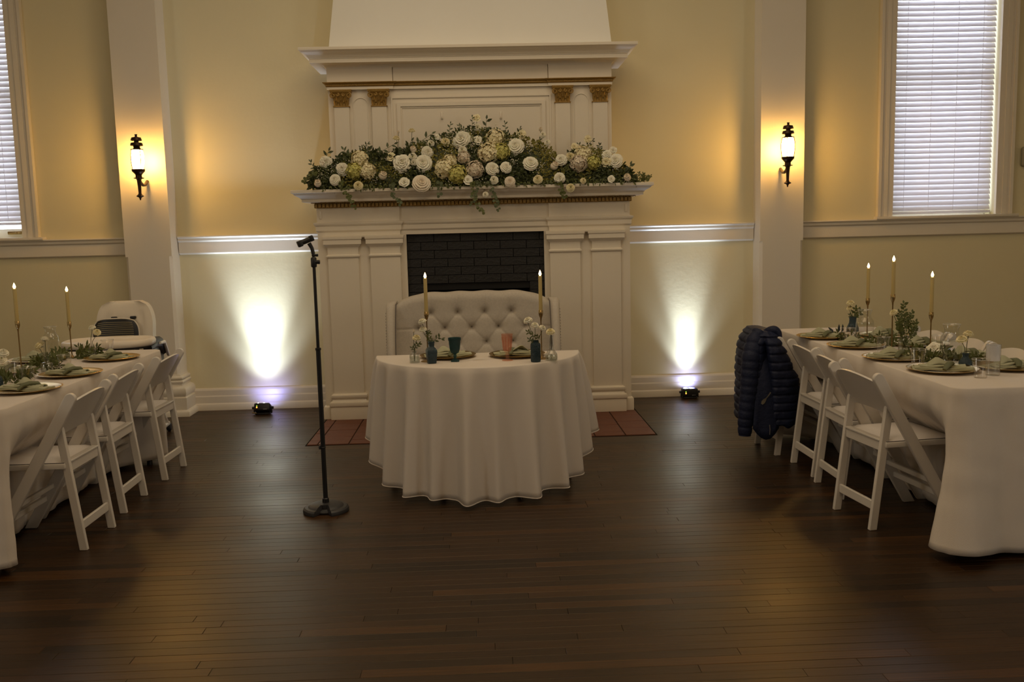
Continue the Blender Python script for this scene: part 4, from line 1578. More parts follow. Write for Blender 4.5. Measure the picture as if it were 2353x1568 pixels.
P = []
NJ, NI = 184, 84
for j in range(NJ + 1):
    z_ = 0.205 + (0.820 - 0.205) * j / NJ
    xl, xr, yn, yf = jsec(z_)
    sd_ = abs(((z_ - 0.205) / 0.052 + 0.5) % 1.0 - 0.5) * 0.052
    puff = 1 - math.exp(-(sd_ / 0.0065) ** 1.5)
    row = []
    for i in range(NI):
        a = 2 * PI * i / NI
        c, s_ = math.cos(a), math.sin(a)
        k = (abs(c) ** 3.2 + abs(s_) ** 3.2) ** (-1 / 3.2)
        cx_, cy_ = (xl + xr) / 2, (yn + yf) / 2
        rx, ry = (xr - xl) / 2, (yf - yn) / 2
        pr = 0.0085 * puff + 0.006 * nz((c * 2, s_ * 2, z_ * 9), 1.5, 2.0) + 0.004 * nz((c * 6, s_ * 6, z_ * 20), 1.5, 5.0)
        # deep fold where the front opens beside the sleeve
        da = (a - 1.36 * PI)
        fold = -0.085 * math.exp(-(da / 0.16) ** 2) * min(1.0, max(0.0, (0.80 - z_) / 0.12))
        hemz = 0.0
        if j < 6:
            hemz = 0.035 * nz((c * 3, s_ * 3, 1.0), 1.0, 4.0) + (0.05 * math.exp(-((a - 1.20 * PI) / 0.25) ** 2))
        x_ = cx_ + (rx * k + pr + fold) * c
        y_ = cy_ + (ry * k + pr + fold) * s_
        row.append((x_, y_, z_ + hemz))
    P.append(row)
P.append([(1.822, 5.98, 0.822)] * NI)
jb = MB().grid(P, wrapu=True).build('quilted_body', NAVY, jk, org=JOFF, smooth=80)
# sleeve hanging at the aisle side
pts = []
rd = []
path = [(1.776, 5.83, 0.795), (1.738, 5.80, 0.75), (1.708, 5.77, 0.66), (1.698, 5.76, 0.55), (1.688, 5.75, 0.42), (1.672, 5.745, 0.30), (1.664, 5.745, 0.21), (1.662, 5.745, 0.150)]
for k in range(len(path) - 1):
    for q in range(14):
        t = q / 14
        p = Vector(path[k]).lerp(Vector(path[k + 1]), t)
        pts.append(p)
pts.append(Vector(path[-1]))
nP = len(pts)
for i in range(nP):
    t = i / (nP - 1)
    zz = pts[i].z
    rd.append((0.052 + 0.012 * math.sin(t * PI)) * (1 - 0.20 * t) * (0.90 + 0.10 * (1 - math.exp(-((abs((zz / 0.052 + 0.5) % 1.0 - 0.5) * 0.052) / 0.0065) ** 1.5))))
sv = MB().tube(pts, rd, 20)
sv.build('sleeve', NAVY, jk, org=JOFF, smooth=80)
# lining flap with pocket tag, zip
P = []
for j in range(14):
    v = j / 13
    z_ = 0.235 + 0.50 * v - 0.03 * (1 - v)
    row = []
    for i in range(7):
        u = i / 6
        row.append((1.700 + 0.165 * u * (1 - 0.35 * v) + 0.045 * v, 5.688 + 0.010 * math.sin(u * PI * 2 + v * 3) + 0.02 * v + 0.13 * v ** 4, z_ - 0.075 * math.sin(u * PI) * (1 - v)))
    P.append(row)
lf = MB().grid(P).build('lining_flap', NAVY, jk, org=JOFF, smooth=80)
md = lf.modifiers.new('thickness', 'SOLIDIFY')
md.thickness = 0.006
tg = MB()
tq = []
for j in range(7):
    v = j / 6
    row = []
    for i in range(4):
        u = -1 + 2 * i / 3
        w_ = 0.013 * (0.6 + 0.4 * math.sin(v * PI * 2.3 + 0.6)) * math.sin(min(1, v + 0.15) * PI * 0.92)
        row.append((1.752 + 0.055 * v + w_ * u, 5.683 + 0.004 * math.sin(v * 6), 0.362 + 0.075 * v - w_ * u * 0.7))
    tq.append(row)
tg.grid(tq)
tg.build('pocket_tag', mat('pale_fabric_tag', (0.16, 0.145, 0.11), 0.9), jk, org=JOFF, smooth=60)
MB().tube([(1.800, 5.674, 0.23), (1.803, 5.674, 0.20), (1.802, 5.676, 0.165)], 0.003, 6).build('zip_pull', STEEL, jk, org=JOFF)
cp_ = [Vector(q) for q in ((1.800, 5.86, 0.785), (1.835, 5.81, 0.815), (1.862, 5.79, 0.822), (1.884, 5.785, 0.802), (1.893, 5.78, 0.755))]
cf = []
for a, b in zip(cp_[:-1], cp_[1:]):
    for q in range(6):
        cf.append(a.lerp(b, q / 6))
for _ in range(4):
    cf = [cf[0]] + [(cf[i - 1] + cf[i] * 2 + cf[i + 1]) / 4 for i in range(1, len(cf) - 1)] + [cf[-1]]
cl_ = MB().tube(cf, [0.018 + 0.010 * math.sin(PI * i / (len(cf) - 1)) for i in range(len(cf))], 16)
cl_.build('collar', NAVY, jk, org=JOFF, smooth=80)

# ================================================================== FLOWERS: shared meshes of unit radius, facing +z
rf = random.Random(21)


def as_mesh(mb, name, mats, smooth=70):
    o = mb.build(name, mats, None, smooth=smooth)
    me = o.data
    bpy.data.objects.remove(o)
    return me


def petal(mb, phi, wa, r0, z0, r1, z1, curl, jit=0.0, mi=0, nu=5, nv=4):
    P = []
    for j in range(nv + 1):
        v = j / nv
        row = []
        for i in range(nu):
            u = -1 + 2 * i / (nu - 1)
            wv = wa * (0.45 + 0.75 * math.sin(min(1.0, v * 0.9 + 0.1) * PI * 0.62))
            a = phi + u * wv
            r = r0 + (r1 - r0) * (v ** 0.8) + curl * v ** 3
            z = z0 + (z1 - z0) * math.sin(v * PI / 2) - 0.16 * u * u * v * (r1 + 0.2) - curl * 0.55 * v ** 4
            if jit:
                r += rf.uniform(-jit, jit)
                z += rf.uniform(-jit, jit)
            row.append((r * math.cos(a), r * math.sin(a), z))
        P.append(row)
    mb.grid(P, mi=mi)


def rose_mesh(m, name):
    mb = MB()
    lay = [(3, 0.04, 0.0, 0.14, 0.60, 0.0, 1.15), (4, 0.06, -0.05, 0.28, 0.58, 0.02, 0.95), (5, 0.10, -0.10, 0.46, 0.52, 0.05, 0.80), (5, 0.14, -0.18, 0.64, 0.42, 0.10, 0.80), (6, 0.18, -0.24, 0.80, 0.24, 0.12, 0.66), (7, 0.20, -0.28, 0.92, 0.05, 0.12, 0.58)]
    for k, (n, r0, z0, r1, z1, cu, wa) in enumerate(lay):
        for i in range(n):
            petal(mb, 2 * PI * i / n + k * 0.7 + rf.uniform(-0.1, 0.1), wa, r0, z0, r1 * rf.uniform(0.95, 1.05), z1, cu, 0.012)
    mb.lathe([(0.0, 0.42), (0.25, 0.40), (0.5, 0.27), (0.7, 0.10), (0.80, -0.10), (0.6, -0.28)], 14)
    return as_mesh(mb, name, [m])


def peony_mesh(m, name):
    mb = MB()
    lay = [(5, 0.03, 0.1, 0.16, 0.66, 0.02, 0.7), (7, 0.06, 0.0, 0.34, 0.64, 0.06, 0.55), (8, 0.10, -0.05, 0.52, 0.56, 0.08, 0.5), (9, 0.12, -0.12, 0.68, 0.42, 0.10, 0.45), (10, 0.16, -0.2, 0.84, 0.22, 0.12, 0.42), (10, 0.2, -0.28, 0.96, -0.02, 0.08, 0.42)]
    for k, (n, r0, z0, r1, z1, cu, wa) in enumerate(lay):
        for i in range(n):
            petal(mb, 2 * PI * i / n + k * 0.9 + rf.uniform(-0.15, 0.15), wa, r0, z0, r1 * rf.uniform(0.9, 1.08), z1 + rf.uniform(-0.06, 0.06), cu, 0.05)
    mb.lathe([(0.0, 0.42), (0.25, 0.40), (0.5, 0.27), (0.7, 0.10), (0.80, -0.10), (0.6, -0.28)], 14)
    return as_mesh(mb, name, [m])


def ran_mesh(m, name):
    mb = MB()
    lay = [(5, 0.10, 0.30, 0.24, 0.66, -0.05, 0.8), (6, 0.14, 0.15, 0.42, 0.66, -0.07, 0.75), (7, 0.18, 0.0, 0.62, 0.58, -0.08, 0.65), (8, 0.20, -0.1, 0.80, 0.44, -0.06, 0.55), (8, 0.2, -0.25, 0.96, 0.20, 0.0, 0.52), (8, 0.2, -0.35, 1.0, -0.06, 0.04, 0.5)]
    for k, (n, r0, z0, r1, z1, cu, wa) in enumerate(lay):
        for i in range(n):
            petal(mb, 2 * PI * i / n + k * 0.6, wa, r0, z0, r1 * rf.uniform(0.96, 1.04), z1, cu, 0.012)
    mb.lathe([(0.16, 0.46), (0.35, 0.44), (0.6, 0.32), (0.78, 0.12), (0.80, -0.15), (0.5, -0.34)], 14)
    mb.lathe([(0.0, 0.62), (0.10, 0.60), (0.16, 0.50), (0.16, 0.3)], 10, mi=1)
    return as_mesh(mb, name, [m, CENTG])


def bud_mesh(m, name):
    mb = MB()
    for k, (n, r0, r1, z1) in enumerate(((3, 0.3, 0.25, 1.15), (4, 0.5, 0.52, 1.0), (5, 0.6, 0.82, 0.75))):
        for i in range(n):
            petal(mb, 2 * PI * i / n + k, 0.95, r0 * 0.5, -0.5, r1, z1, -0.14, 0.01)
    mb.lathe([(0.0, -0.7), (0.5, -0.55), (0.78, -0.15), (0.80, 0.2), (0.6, 0.6), (0.3, 0.85), (0.0, 0.9)], 12)
    return as_mesh(mb, name, [m])


def hyd_mesh(m, name):
    mb = MB()
    n = 84
    for k in range(n):
        z = 1 - 1.35 * (k + 0.5) / n
        r = math.sqrt(max(0, 1 - z * z))
        a = k * 2.39996
        d = Vector((r * math.cos(a), r * math.sin(a), z * 0.75))
        q = d.normalized().to_track_quat('Z', 'Y').to_matrix().to_4x4()
        M_ = T(*(d * rf.uniform(0.76, 0.98))) @ q @ Matrix.Rotation(rf.uniform(-0.5, 0.5), 4, 'X') @ Rz(rf.uniform(0, 6))
        for i in range(4):
            R_ = M_ @ Rz(i * PI / 2)
            s = rf.uniform(0.15, 0.22)
            mb.add([(0, 0, 0), (s * 0.55, -s * 0.48, 0.05), (s * 1.05, -s * 0.25, 0.03), (s * 1.12, s * 0.2, 0.03), (s * 0.55, s * 0.48, 0.06), (s * 0.6, 0, 0.015)], [(0, 1, 5), (1, 2, 5), (2, 3, 5), (3, 4, 5), (4, 0, 5)], R_)
    mb.lathe([(0.0, 0.6), (0.4, 0.5), (0.68, 0.15), (0.66, -0.2), (0.3, -0.45), (0.0, -0.5)], 12)
    return as_mesh(mb, name, [m])


def small_mesh(m, name):
    mb = MB()
    for k, (n, r1, z1, wa) in enumerate(((4, 0.30, 0.42, 0.7), (5, 0.65, 0.34, 0.6), (6, 1.0, 0.10, 0.52))):
        for i in range(n):
            petal(mb, 2 * PI * i / n + k * 0.8, wa, 0.08, -0.15, r1 * rf.uniform(0.9, 1.1), z1, 0.05, 0.03)
    return as_mesh(mb, name, [m])


FM = {'rose': [rose_mesh(PETW, 'rose'), rose_mesh(PETW, 'rose')], 'rosep': [rose_mesh(PETP, 'blush_rose')], 'peony': [peony_mesh(PETW, 'peony'), peony_mesh(PETW, 'peony')],
      'ran': [ran_mesh(PETC, 'ranunculus'), ran_mesh(PETW, 'ranunculus')], 'bud': [bud_mesh(PETP, 'rosebud')], 'hydc': [hyd_mesh(PETC, 'hydrangea')], 'hydg': [hyd_mesh(PETG, 'lime_hydrangea')], 'hydw': [hyd_mesh(PETP, 'hydrangea')],
      'small': [small_mesh(PETW, 'spray_flower'), small_mesh(PETC, 'spray_flower')]}
FM['st'] = [FM['ran'][0]]
FM['sb'] = [FM['bud'][0]]
NAMES = {'rose': 'rose', 'rosep': 'blush_rose', 'peony': 'peony', 'ran': 'ranunculus', 'bud': 'rosebud', 'hydc': 'cream_hydrangea', 'hydg': 'lime_hydrangea', 'hydw': 'pale_hydrangea', 'small': 'spray_flower', 'st': 'ranunculus', 'sb': 'flower_bud'}


def place_flower(kind, loc, r, d, parent, spin=None):
    me = FM[kind][rf.randrange(len(FM[kind]))]
    o = link(NAMES[kind], me, parent)
    o.location = loc
    q = Vector(d).normalized().to_track_quat('Z', 'Y')
    o.rotation_mode = 'QUATERNION'
    from mathutils import Quaternion
    o.rotation_quaternion = q @ Quaternion((0, 0, 1), rf.uniform(0, 6.28) if spin is None else spin)
    o.scale = (r, r, r)
    return o


def leaf(mb, p, d, nrm, L, W, mi=0, bend=0.25, rnd=False):
    p = Vector(p)
    d = Vector(d).normalized()
    s = d.cross(Vector(nrm))
    if s.length < 1e-3:
        s = d.cross(Vector((1, 0, 0)))
    s.normalize()
    n = s.cross(d).normalized()
    c = n * (bend * L)
    if rnd:
        vs = [p, p + d * L * 0.30 + s * W * 0.42, p + d * L * 0.70 + s * W * 0.48 - c * 0.3, p + d * L - c * 0.6, p + d * L * 0.70 - s * W * 0.48 - c * 0.3, p + d * L * 0.30 - s * W * 0.42, p + d * L * 0.5 - n * W * 0.08]
        mb.add(vs, [(0, 1, 6), (1, 2, 6), (2, 3, 6), (3, 4, 6), (4, 5, 6), (5, 0, 6)], mi=mi)
    else:
        m1 = p + d * L * 0.45 - n * W * 0.15
        vs = [p, p + d * L * 0.40 + s * W * 0.5, p + d * L * 0.75 + s * W * 0.32 - c * 0.5, p + d * L - c, p + d * L * 0.75 - s * W * 0.32 - c * 0.5, p + d * L * 0.40 - s * W * 0.5, m1]
        mb.add(vs, [(0, 1, 6), (1, 2, 6), (2, 3, 6), (3, 4, 6), (4, 5, 6), (5, 0, 6)], mi=mi)


def sprig(mb, a, b, n, L, W, mi=0, rnd=False, rr=None, stem_r=0.0016, smi=None, sag=0.0):
    rr = rr or rf
    a, b = Vector(a), Vector(b)
    ax = (b - a)
    pts = [a.lerp(b, t / 6) + Vector((0, 0, -sag * math.sin(t / 6 * PI))) for t in range(7)]
    mb.tube(pts, stem_r, 5, mi=mi if smi is None else smi)
    side = ax.cross(Vector((0, 1, 0.2))).normalized()
    for i in range(n):
        t = 0.15 + 0.85 * (i + 0.5) / n
        p = a.lerp(b, t) + Vector((0, 0, -sag * math.sin(t * PI)))
        s = 1 if i % 2 else -1
        d = ax.normalized() * 0.6 + side * s * 0.9 + Vector((rr.uniform(-.3, .3), rr.uniform(-.5, .3), rr.uniform(-.2, .3)))
        k = rr.uniform(0.75, 1.1)
        leaf(mb, p, d, (rr.uniform(-.4, .4), -1, rr.uniform(-.2, .6)), L * k, W * k, mi, 0.2, rnd)
    leaf(mb, b, ax, (0, -1, 0.3), L * 0.8, W * 0.8, mi, 0.2, rnd)


# ================================================================== MANTEL GARLAND
FLW = [
    ('peony', -1.178, 7.348, 2.053, 0.0414), ('peony', -1.047, 7.32, 1.995, 0.0454), ('rose', -1.104, 7.279, 1.911, 0.0397), ('bud', -1.233, 7.264, 1.882, 0.03),
    ('ran', -0.924, 7.26, 1.861, 0.0314), ('hydc', -0.918, 7.385, 2.068, 0.0583), ('hydg', -0.959, 7.341, 1.978, 0.0552), ('hydc', -0.852, 7.34, 1.976, 0.0552),
    ('bud', -0.735, 7.288, 1.93, 0.0343), ('peony', -0.585, 7.337, 2.028, 0.0621), ('small', -0.569, 7.263, 1.88, 0.0341), ('small', -0.672, 7.364, 2.085, 0.0318),
    ('bud', -0.498, 7.386, 2.132, 0.0292), ('ran', -0.504, 7.359, 2.076, 0.0318), ('st', -0.631, 7.433, 2.23, 0.0252), ('sb', -0.618, 7.455, 2.277, 0.0112),
    ('st', -0.511, 7.46, 2.289, 0.0238), ('peony', -0.118, 7.422, 2.207, 0.0656), ('ran', -0.247, 7.416, 2.193, 0.0301), ('small', -0.312, 7.435, 2.234, 0.0196),
    ('ran', -0.359, 7.412, 2.184, 0.0245), ('rose', -0.389, 7.377, 2.112, 0.0416), ('ran', -0.115, 7.383, 2.123, 0.03), ('ran', -0.044, 7.425, 2.214, 0.0257),
    ('small', 0.013, 7.418, 2.199, 0.0321), ('ran', 0.008, 7.46, 2.302, 0.028), ('small', 0.004, 7.46, 2.38, 0.0266), ('hydc', 0.151, 7.452, 2.21, 0.0658),
    ('hydc', 0.086, 7.397, 2.093, 0.0723), ('hydg', 0.191, 7.401, 2.102, 0.0598), ('rose', 0.303, 7.393, 2.144, 0.0611), ('small', 0.352, 7.439, 2.242, 0.0322),
    ('rose', -0.422, 7.335, 2.024, 0.0607), ('hydc', -0.254, 7.341, 1.979, 0.0662), ('hydc', -0.215, 7.37, 2.039, 0.0471), ('hydg', -0.157, 7.319, 1.932, 0.0647),
    ('hydw', -0.021, 7.336, 1.968, 0.0593), ('hydw', -0.105, 7.383, 2.064, 0.0444), ('rose', 0.117, 7.307, 1.968, 0.0481), ('rose', 0.223, 7.312, 1.979, 0.0412),
    ('ran', 0.125, 7.263, 1.88, 0.0295), ('rosep', 0.248, 7.26, 1.864, 0.0368), ('rosep', -0.437, 7.26, 1.869, 0.0614), ('small', -0.077, 7.266, 1.885, 0.0314),
    ('rose', 0.414, 7.325, 2.006, 0.0537), ('ran', 0.465, 7.263, 1.878, 0.0328), ('ran', 0.055, 7.26, 1.77, 0.0205), ('ran', -0.495, 7.338, 2.032, 0.0248),
    ('peony', 0.653, 7.336, 2.028, 0.0414), ('ran', 0.728, 7.348, 2.051, 0.0309), ('bud', 0.596, 7.311, 1.977, 0.0335), ('hydc', 0.828, 7.384, 2.065, 0.0597),
    ('hydw', 0.791, 7.351, 1.999, 0.0594), ('hydg', 0.906, 7.353, 2.002, 0.0484), ('rose', 1.014, 7.354, 2.064, 0.0346), ('rose', 1.081, 7.327, 2.01, 0.051),
    ('small', 1.006, 7.324, 2.003, 0.033), ('peony', 0.636, 7.266, 1.885, 0.0369), ('ran', 0.718, 7.26, 1.808, 0.03), ('ran', 0.817, 7.26, 1.859, 0.0205),
    ('small', 1.037, 7.26, 1.868, 0.0251), ('bud', 1.164, 7.26, 1.873, 0.0306), ('ran', 0.522, 7.434, 2.233, 0.0218), ('ran', 0.555, 7.404, 2.17, 0.0217),
    ('sb', 0.508, 7.455, 2.275, 0.0163), ('small', 0.878, 7.415, 2.191, 0.0251), ('small', 0.766, 7.386, 2.131, 0.025), ('small', 1.069, 7.37, 2.097, 0.0249),
]
ENV =  [(-1.364, 1.909), (-1.309, 1.986), (-1.187, 2.04), (-1.047, 2.125), (-0.841, 2.167), (-0.741, 2.125), (-0.655, 2.14), (-0.464, 2.203), (-0.222, 2.282), (-0.085, 2.313), (-0.015, 2.338), (0.155, 2.291), (0.36, 2.253), (0.53, 2.182), (0.666, 2.054), (0.771, 2.126), (0.875, 2.158), (1.013, 2.104), (1.151, 1.999), (1.226, 1.895), (1.24, 1.826)]
VINES = [
    [(-1.058, 7.235, 1.886), (-1.035, 7.235, 1.819), (-0.987, 7.235, 1.769), (-0.957, 7.235, 1.692)] ,
    [(-0.665, 7.235, 1.861), (-0.652, 7.235, 1.778), (-0.598, 7.235, 1.71)] ,
    [(-0.045, 7.235, 1.863), (-0.031, 7.235, 1.763), (0.0, 7.235, 1.679), (0.026, 7.235, 1.635)] ,
    [(0.089, 7.235, 1.86), (0.111, 7.235, 1.777), (0.136, 7.235, 1.709), (0.158, 7.235, 1.639)] ,
    [(0.629, 7.235, 1.848), (0.645, 7.235, 1.781), (0.678, 7.235, 1.73)] ,
    [(-0.297, 7.235, 1.869), (-0.297, 7.235, 1.763)] ,
    [(-1.254, 7.235, 1.957), (-1.308, 7.235, 1.941), (-1.34, 7.235, 1.899)] ,
    [(0.005, 7.235, 1.862), (-0.031, 7.235, 1.78), (-0.05, 7.235, 1.697)] ,
]
SPR =  [(-0.809, 7.42, 2.126, -0.909, 7.42, 2.169), (-0.775, 7.42, 2.119, -0.653, 7.42, 2.184), (-0.035, 7.42, 2.245, -0.031, 7.42, 2.379), (-0.225, 7.42, 2.215, -0.204, 7.42, 2.332), (0.068, 7.42, 2.242, 0.081, 7.42, 2.36), (0.238, 7.42, 2.205, 0.224, 7.42, 2.33), (0.289, 7.42, 2.17, 0.343, 7.42, 2.287), (-0.465, 7.42, 2.186, -0.353, 7.42, 2.258), (0.84, 7.42, 2.108, 0.917, 7.42, 2.184), (0.874, 7.42, 2.09, 0.806, 7.42, 2.153), (-1.204, 7.42, 2.051, -1.166, 7.42, 2.141), (-1.259, 7.42, 1.968, -1.312, 7.42, 2.063), (1.013, 7.42, 2.053, 1.089, 7.42, 2.103), (-1.015, 7.42, 2.097, -1.046, 7.42, 2.148), (0.477, 7.42, 2.099, 0.496, 7.42, 2.2), (-0.91, 7.42, 2.145, -0.857, 7.42, 2.195), (-0.57, 7.42, 2.121, -0.516, 7.42, 2.204), (-0.086, 7.42, 2.279, -0.136, 7.42, 2.314), (0.978, 7.42, 2.088, 0.969, 7.42, 2.146), (1.185, 7.42, 1.913, 1.213, 7.42, 1.981)]

GO = (-0.04, 7.38, 1.84)
ga = thing('floral_garland', GO, 'long garland of white roses, hydrangeas and greenery along the mantel shelf', 'flower garland')
for k, x_, y_, z_, r_ in FLW:
    d = (rf.uniform(-.35, .35), -1.0, rf.uniform(0.0, 0.55))
    if k == 'st':
        d = (rf.uniform(-.3, .3), -0.35, 1.0)
    if k in ('sb', 'bud'):
        d = (rf.uniform(-.4, .4), -0.7, 0.7)
    hyd = k.startswith('hyd')
    o = place_flower(k, (x_ - GO[0], y_ - GO[1] - (0.045 if hyd else 0.012), z_ - GO[2]), r_ * (1.22 if hyd else 1.14), d, ga)
    if k in ('st', 'sb') or z_ > 2.24:
        MB().tube([(x_ - GO[0], y_ - GO[1], z_ - GO[2] - r_ * 0.5), (x_ - GO[0] + 0.01 * rf.uniform(-1, 1), y_ - GO[1] + 0.01, z_ - GO[2] - 0.07), (x_ - GO[0] + rf.uniform(-.03, .03), y_ - GO[1] + 0.02, z_ - GO[2] - 0.17)], 0.0019, 5).build('flower_stem', STEM, ga)


def env_z(x):
    for a, b in zip(ENV[:-1], ENV[1:]):
        if a[0] <= x <= b[0]:
            return a[1] + (b[1] - a[1]) * (x - a[0]) / (b[0] - a[0])
    return 1.84


rl = random.Random(9)
masses = [MB(), MB(), MB()]
core = MB()
P = []
for i in range(61):
    x_ = -1.24 + 2.44 * i / 60
    zt_ = max(1.90, env_z(x_) - 0.075)
    row = []
    for j in range(11):
        v = j / 10
        z_ = 1.842 + (zt_ - 1.842) * v
        yf_ = 7.335 + 0.15 * min(1.0, max(0.0, (z_ - 1.90) / 0.4)) + 0.012 * nz((x_ * 14, z_ * 14, 0), 1.0)
        row.append((x_ - GO[0], yf_ - GO[1], z_ - GO[2]))
    for j in range(4):
        row.append((x_ - GO[0], 7.50 + 0.03 * j - GO[1], zt_ - 0.01 - GO[2] - (zt_ - 1.842) * j / 3))
    P.append(row)
core.grid(P)
core.build('moss_base', LEAFD, ga, smooth=60)
NL = 11000
cnt = 0
while cnt < NL:
    x_ = rl.uniform(-1.30, 1.255)
    zt_ = env_z(x_) - 0.015
    z_ = 1.845 + (zt_ - 1.845) * rl.random() ** 0.85
    f_ = (z_ - 1.84) / max(0.05, zt_ - 1.84)
    yf_ = 7.285 + 0.15 * min(1.0, max(0.0, (z_ - 1.90) / 0.4))
    y_ = yf_ + rl.random() ** 1.6 * 0.13
    ci = nz((x_ * 5.0, z_ * 5.0, 0.3), 1.0, 3.0) + rl.uniform(-0.25, 0.25)
    q = 0 if ci < 0.02 else (1 if ci < 0.30 else 2)
    d = (rl.uniform(-1, 1), rl.uniform(-1.0, 0.15), rl.uniform(-0.7, 1.0))
    L = rl.uniform(0.016, 0.036) * (1.25 if q == 0 else 0.8)
    leaf(masses[q], (x_ - GO[0], y_ - GO[1], z_ - GO[2]), d, (rl.uniform(-.6, .6), -1, rl.uniform(-.5, .8)), L, L * rl.uniform(0.45, 0.62), 0, 0.25)
    cnt += 1
for q, (nm, mt) in enumerate((('dark_foliage', LEAFD), ('green_foliage', LEAFM), ('yellow_green_filler', LEAFY))):
    masses[q].build(nm, mt, ga, smooth=0, kind='stuff')
# ragged fringe hanging just over the shelf edge
fr_ = MB()
for i in range(420):
    x_ = rl.uniform(-1.20, 1.22)
    d = (rl.uniform(-.7, .7), -0.4, rl.uniform(-1.0, 0.1))
    leaf(fr_, (x_ - GO[0], rl.uniform(7.262, 7.30) - GO[1], rl.uniform(1.835, 1.875) - GO[2]), d, (0, -1, 0.4), rl.uniform(0.015, 0.034), rl.uniform(0.008, 0.016))
fr_.build('fringe_foliage', LEAFM, ga, smooth=0, kind='stuff')
# sprays of tiny white blossom
for x_, z_, s_ in ((-1.13, 2.00, 0.05), (-0.60, 1.965, 0.05), (-0.24, 2.155, 0.05), (-0.05, 2.15, 0.045), (-0.20, 1.90, 0.05), (0.46, 1.965, 0.05), (0.74, 2.06, 0.05), (0.86, 2.09, 0.05), (1.05, 1.97, 0.055), (0.40, 2.14, 0.045),
                   (-0.78, 1.93, 0.04), (-1.22, 1.96, 0.045), (0.02, 1.865, 0.04), (1.16, 1.86, 0.035), (-0.40, 2.07, 0.04), (0.15, 2.28, 0.03), (0.28, 2.03, 0.03)):
    b_ = MB()
    for i in range(34):
        g1 = Vector((rl.gauss(0, 1), rl.gauss(0, 0.4), rl.gauss(0, 1))) * s_ * 0.6
        r_ = rl.uniform(0.0030, 0.0052)
        c_ = Vector((x_ - GO[0], 7.272 + 0.12 * min(1, max(0, (z_ - 1.9) / 0.4)) - GO[1], z_ - GO[2])) + g1
        b_.add([c_ + Vector((r_, 0, 0)), c_ - Vector((r_, 0, 0)), c_ + Vector((0, r_, 0)), c_ - Vector((0, r_, 0)), c_ + Vector((0, 0, r_)), c_ - Vector((0, 0, r_))],
               [(0, 2, 4), (2, 1, 4), (1, 3, 4), (3, 0, 4), (2, 0, 5), (1, 2, 5), (3, 1, 5), (0, 3, 5)])
    b_.build('blossom_spray', PETW, ga, smooth=80, kind='stuff')
for i, v in enumerate(VINES):
    b_ = MB()
    pts = [Vector(p) - Vector(GO) for p in v]
    pts = [pts[0] + Vector((0, 0.06, 0.02))] + pts
    fine = []
    for a, b in zip(pts[:-1], pts[1:]):
        for t in range(4):
            fine.append(a.lerp(b, t / 4))
    fine.append(pts[-1])
    b_.tube(fine, 0.0014, 5)
    for j in range(2, len(fine)):
        for s in ((-1, 1) if j % 2 else (rl.choice((-1, 1)),)):
            L = rl.uniform(0.020, 0.031)
            leaf(b_, fine[j], (s * rl.uniform(0.5, 1), rl.uniform(-.4, .1), rl.uniform(-.7, .3)), (0, -1, rl.uniform(-.2, .4)), L, L * 0.95, 0, 0.1, True)
    b_.build('trailing_eucalyptus', LEAFG if i % 2 else LEAFM, ga, smooth=60)
for i, s in enumerate(SPR):
    b_ = MB()
    a, b = Vector(s[:3]) - Vector(GO), Vector(s[3:]) - Vector(GO)
    a2 = a - (b - a) * 0.6
    big = i % 3 == 1
    sprig(b_, a2, b, 5 if big else 9, 0.050 if big else 0.030, 0.022 if big else 0.013)
    b_.build('leaf_sprig', LEAFD if i % 2 == 0 else LEAFG, ga, smooth=60)
# loose sprig at the right end of the shelf
sg = thing('greenery_sprig', (1.335, 7.42, 1.840), 'loose green sprig lying on the right end of the mantel shelf', 'greenery')
b_ = MB()
for i in range(7):
    sprig(b_, (rl.uniform(-.02, .02), rl.uniform(-.03, .03), 0.006), (rl.uniform(-.10, .09), rl.uniform(-.09, .05), rl.uniform(0.02, 0.085)), 9, 0.022, 0.012)
b_.build('leaf_cluster', LEAFM, sg, smooth=60)

# ================================================================== TABLE SETTINGS
ZT = 0.7632


def make_charger(loc, label):
    t = thing('charger_plate', loc, label, 'plate', group='gold charger plates')
    MB().lathe([(0.0, 0.002), (0.10, 0.002), (0.112, 0.004), (0.150, 0.010), (0.163, 0.0145), (0.165, 0.0165), (0.162, 0.0178), (0.150, 0.0135), (0.113, 0.0075), (0.105, 0.0055), (0.0, 0.0055)], 56).lathe([(0.06, 0.0), (0.10, 0.0), (0.10, 0.003), (0.06, 0.003)], 40).build('dish', GOLDM, t, smooth=50)
    return t


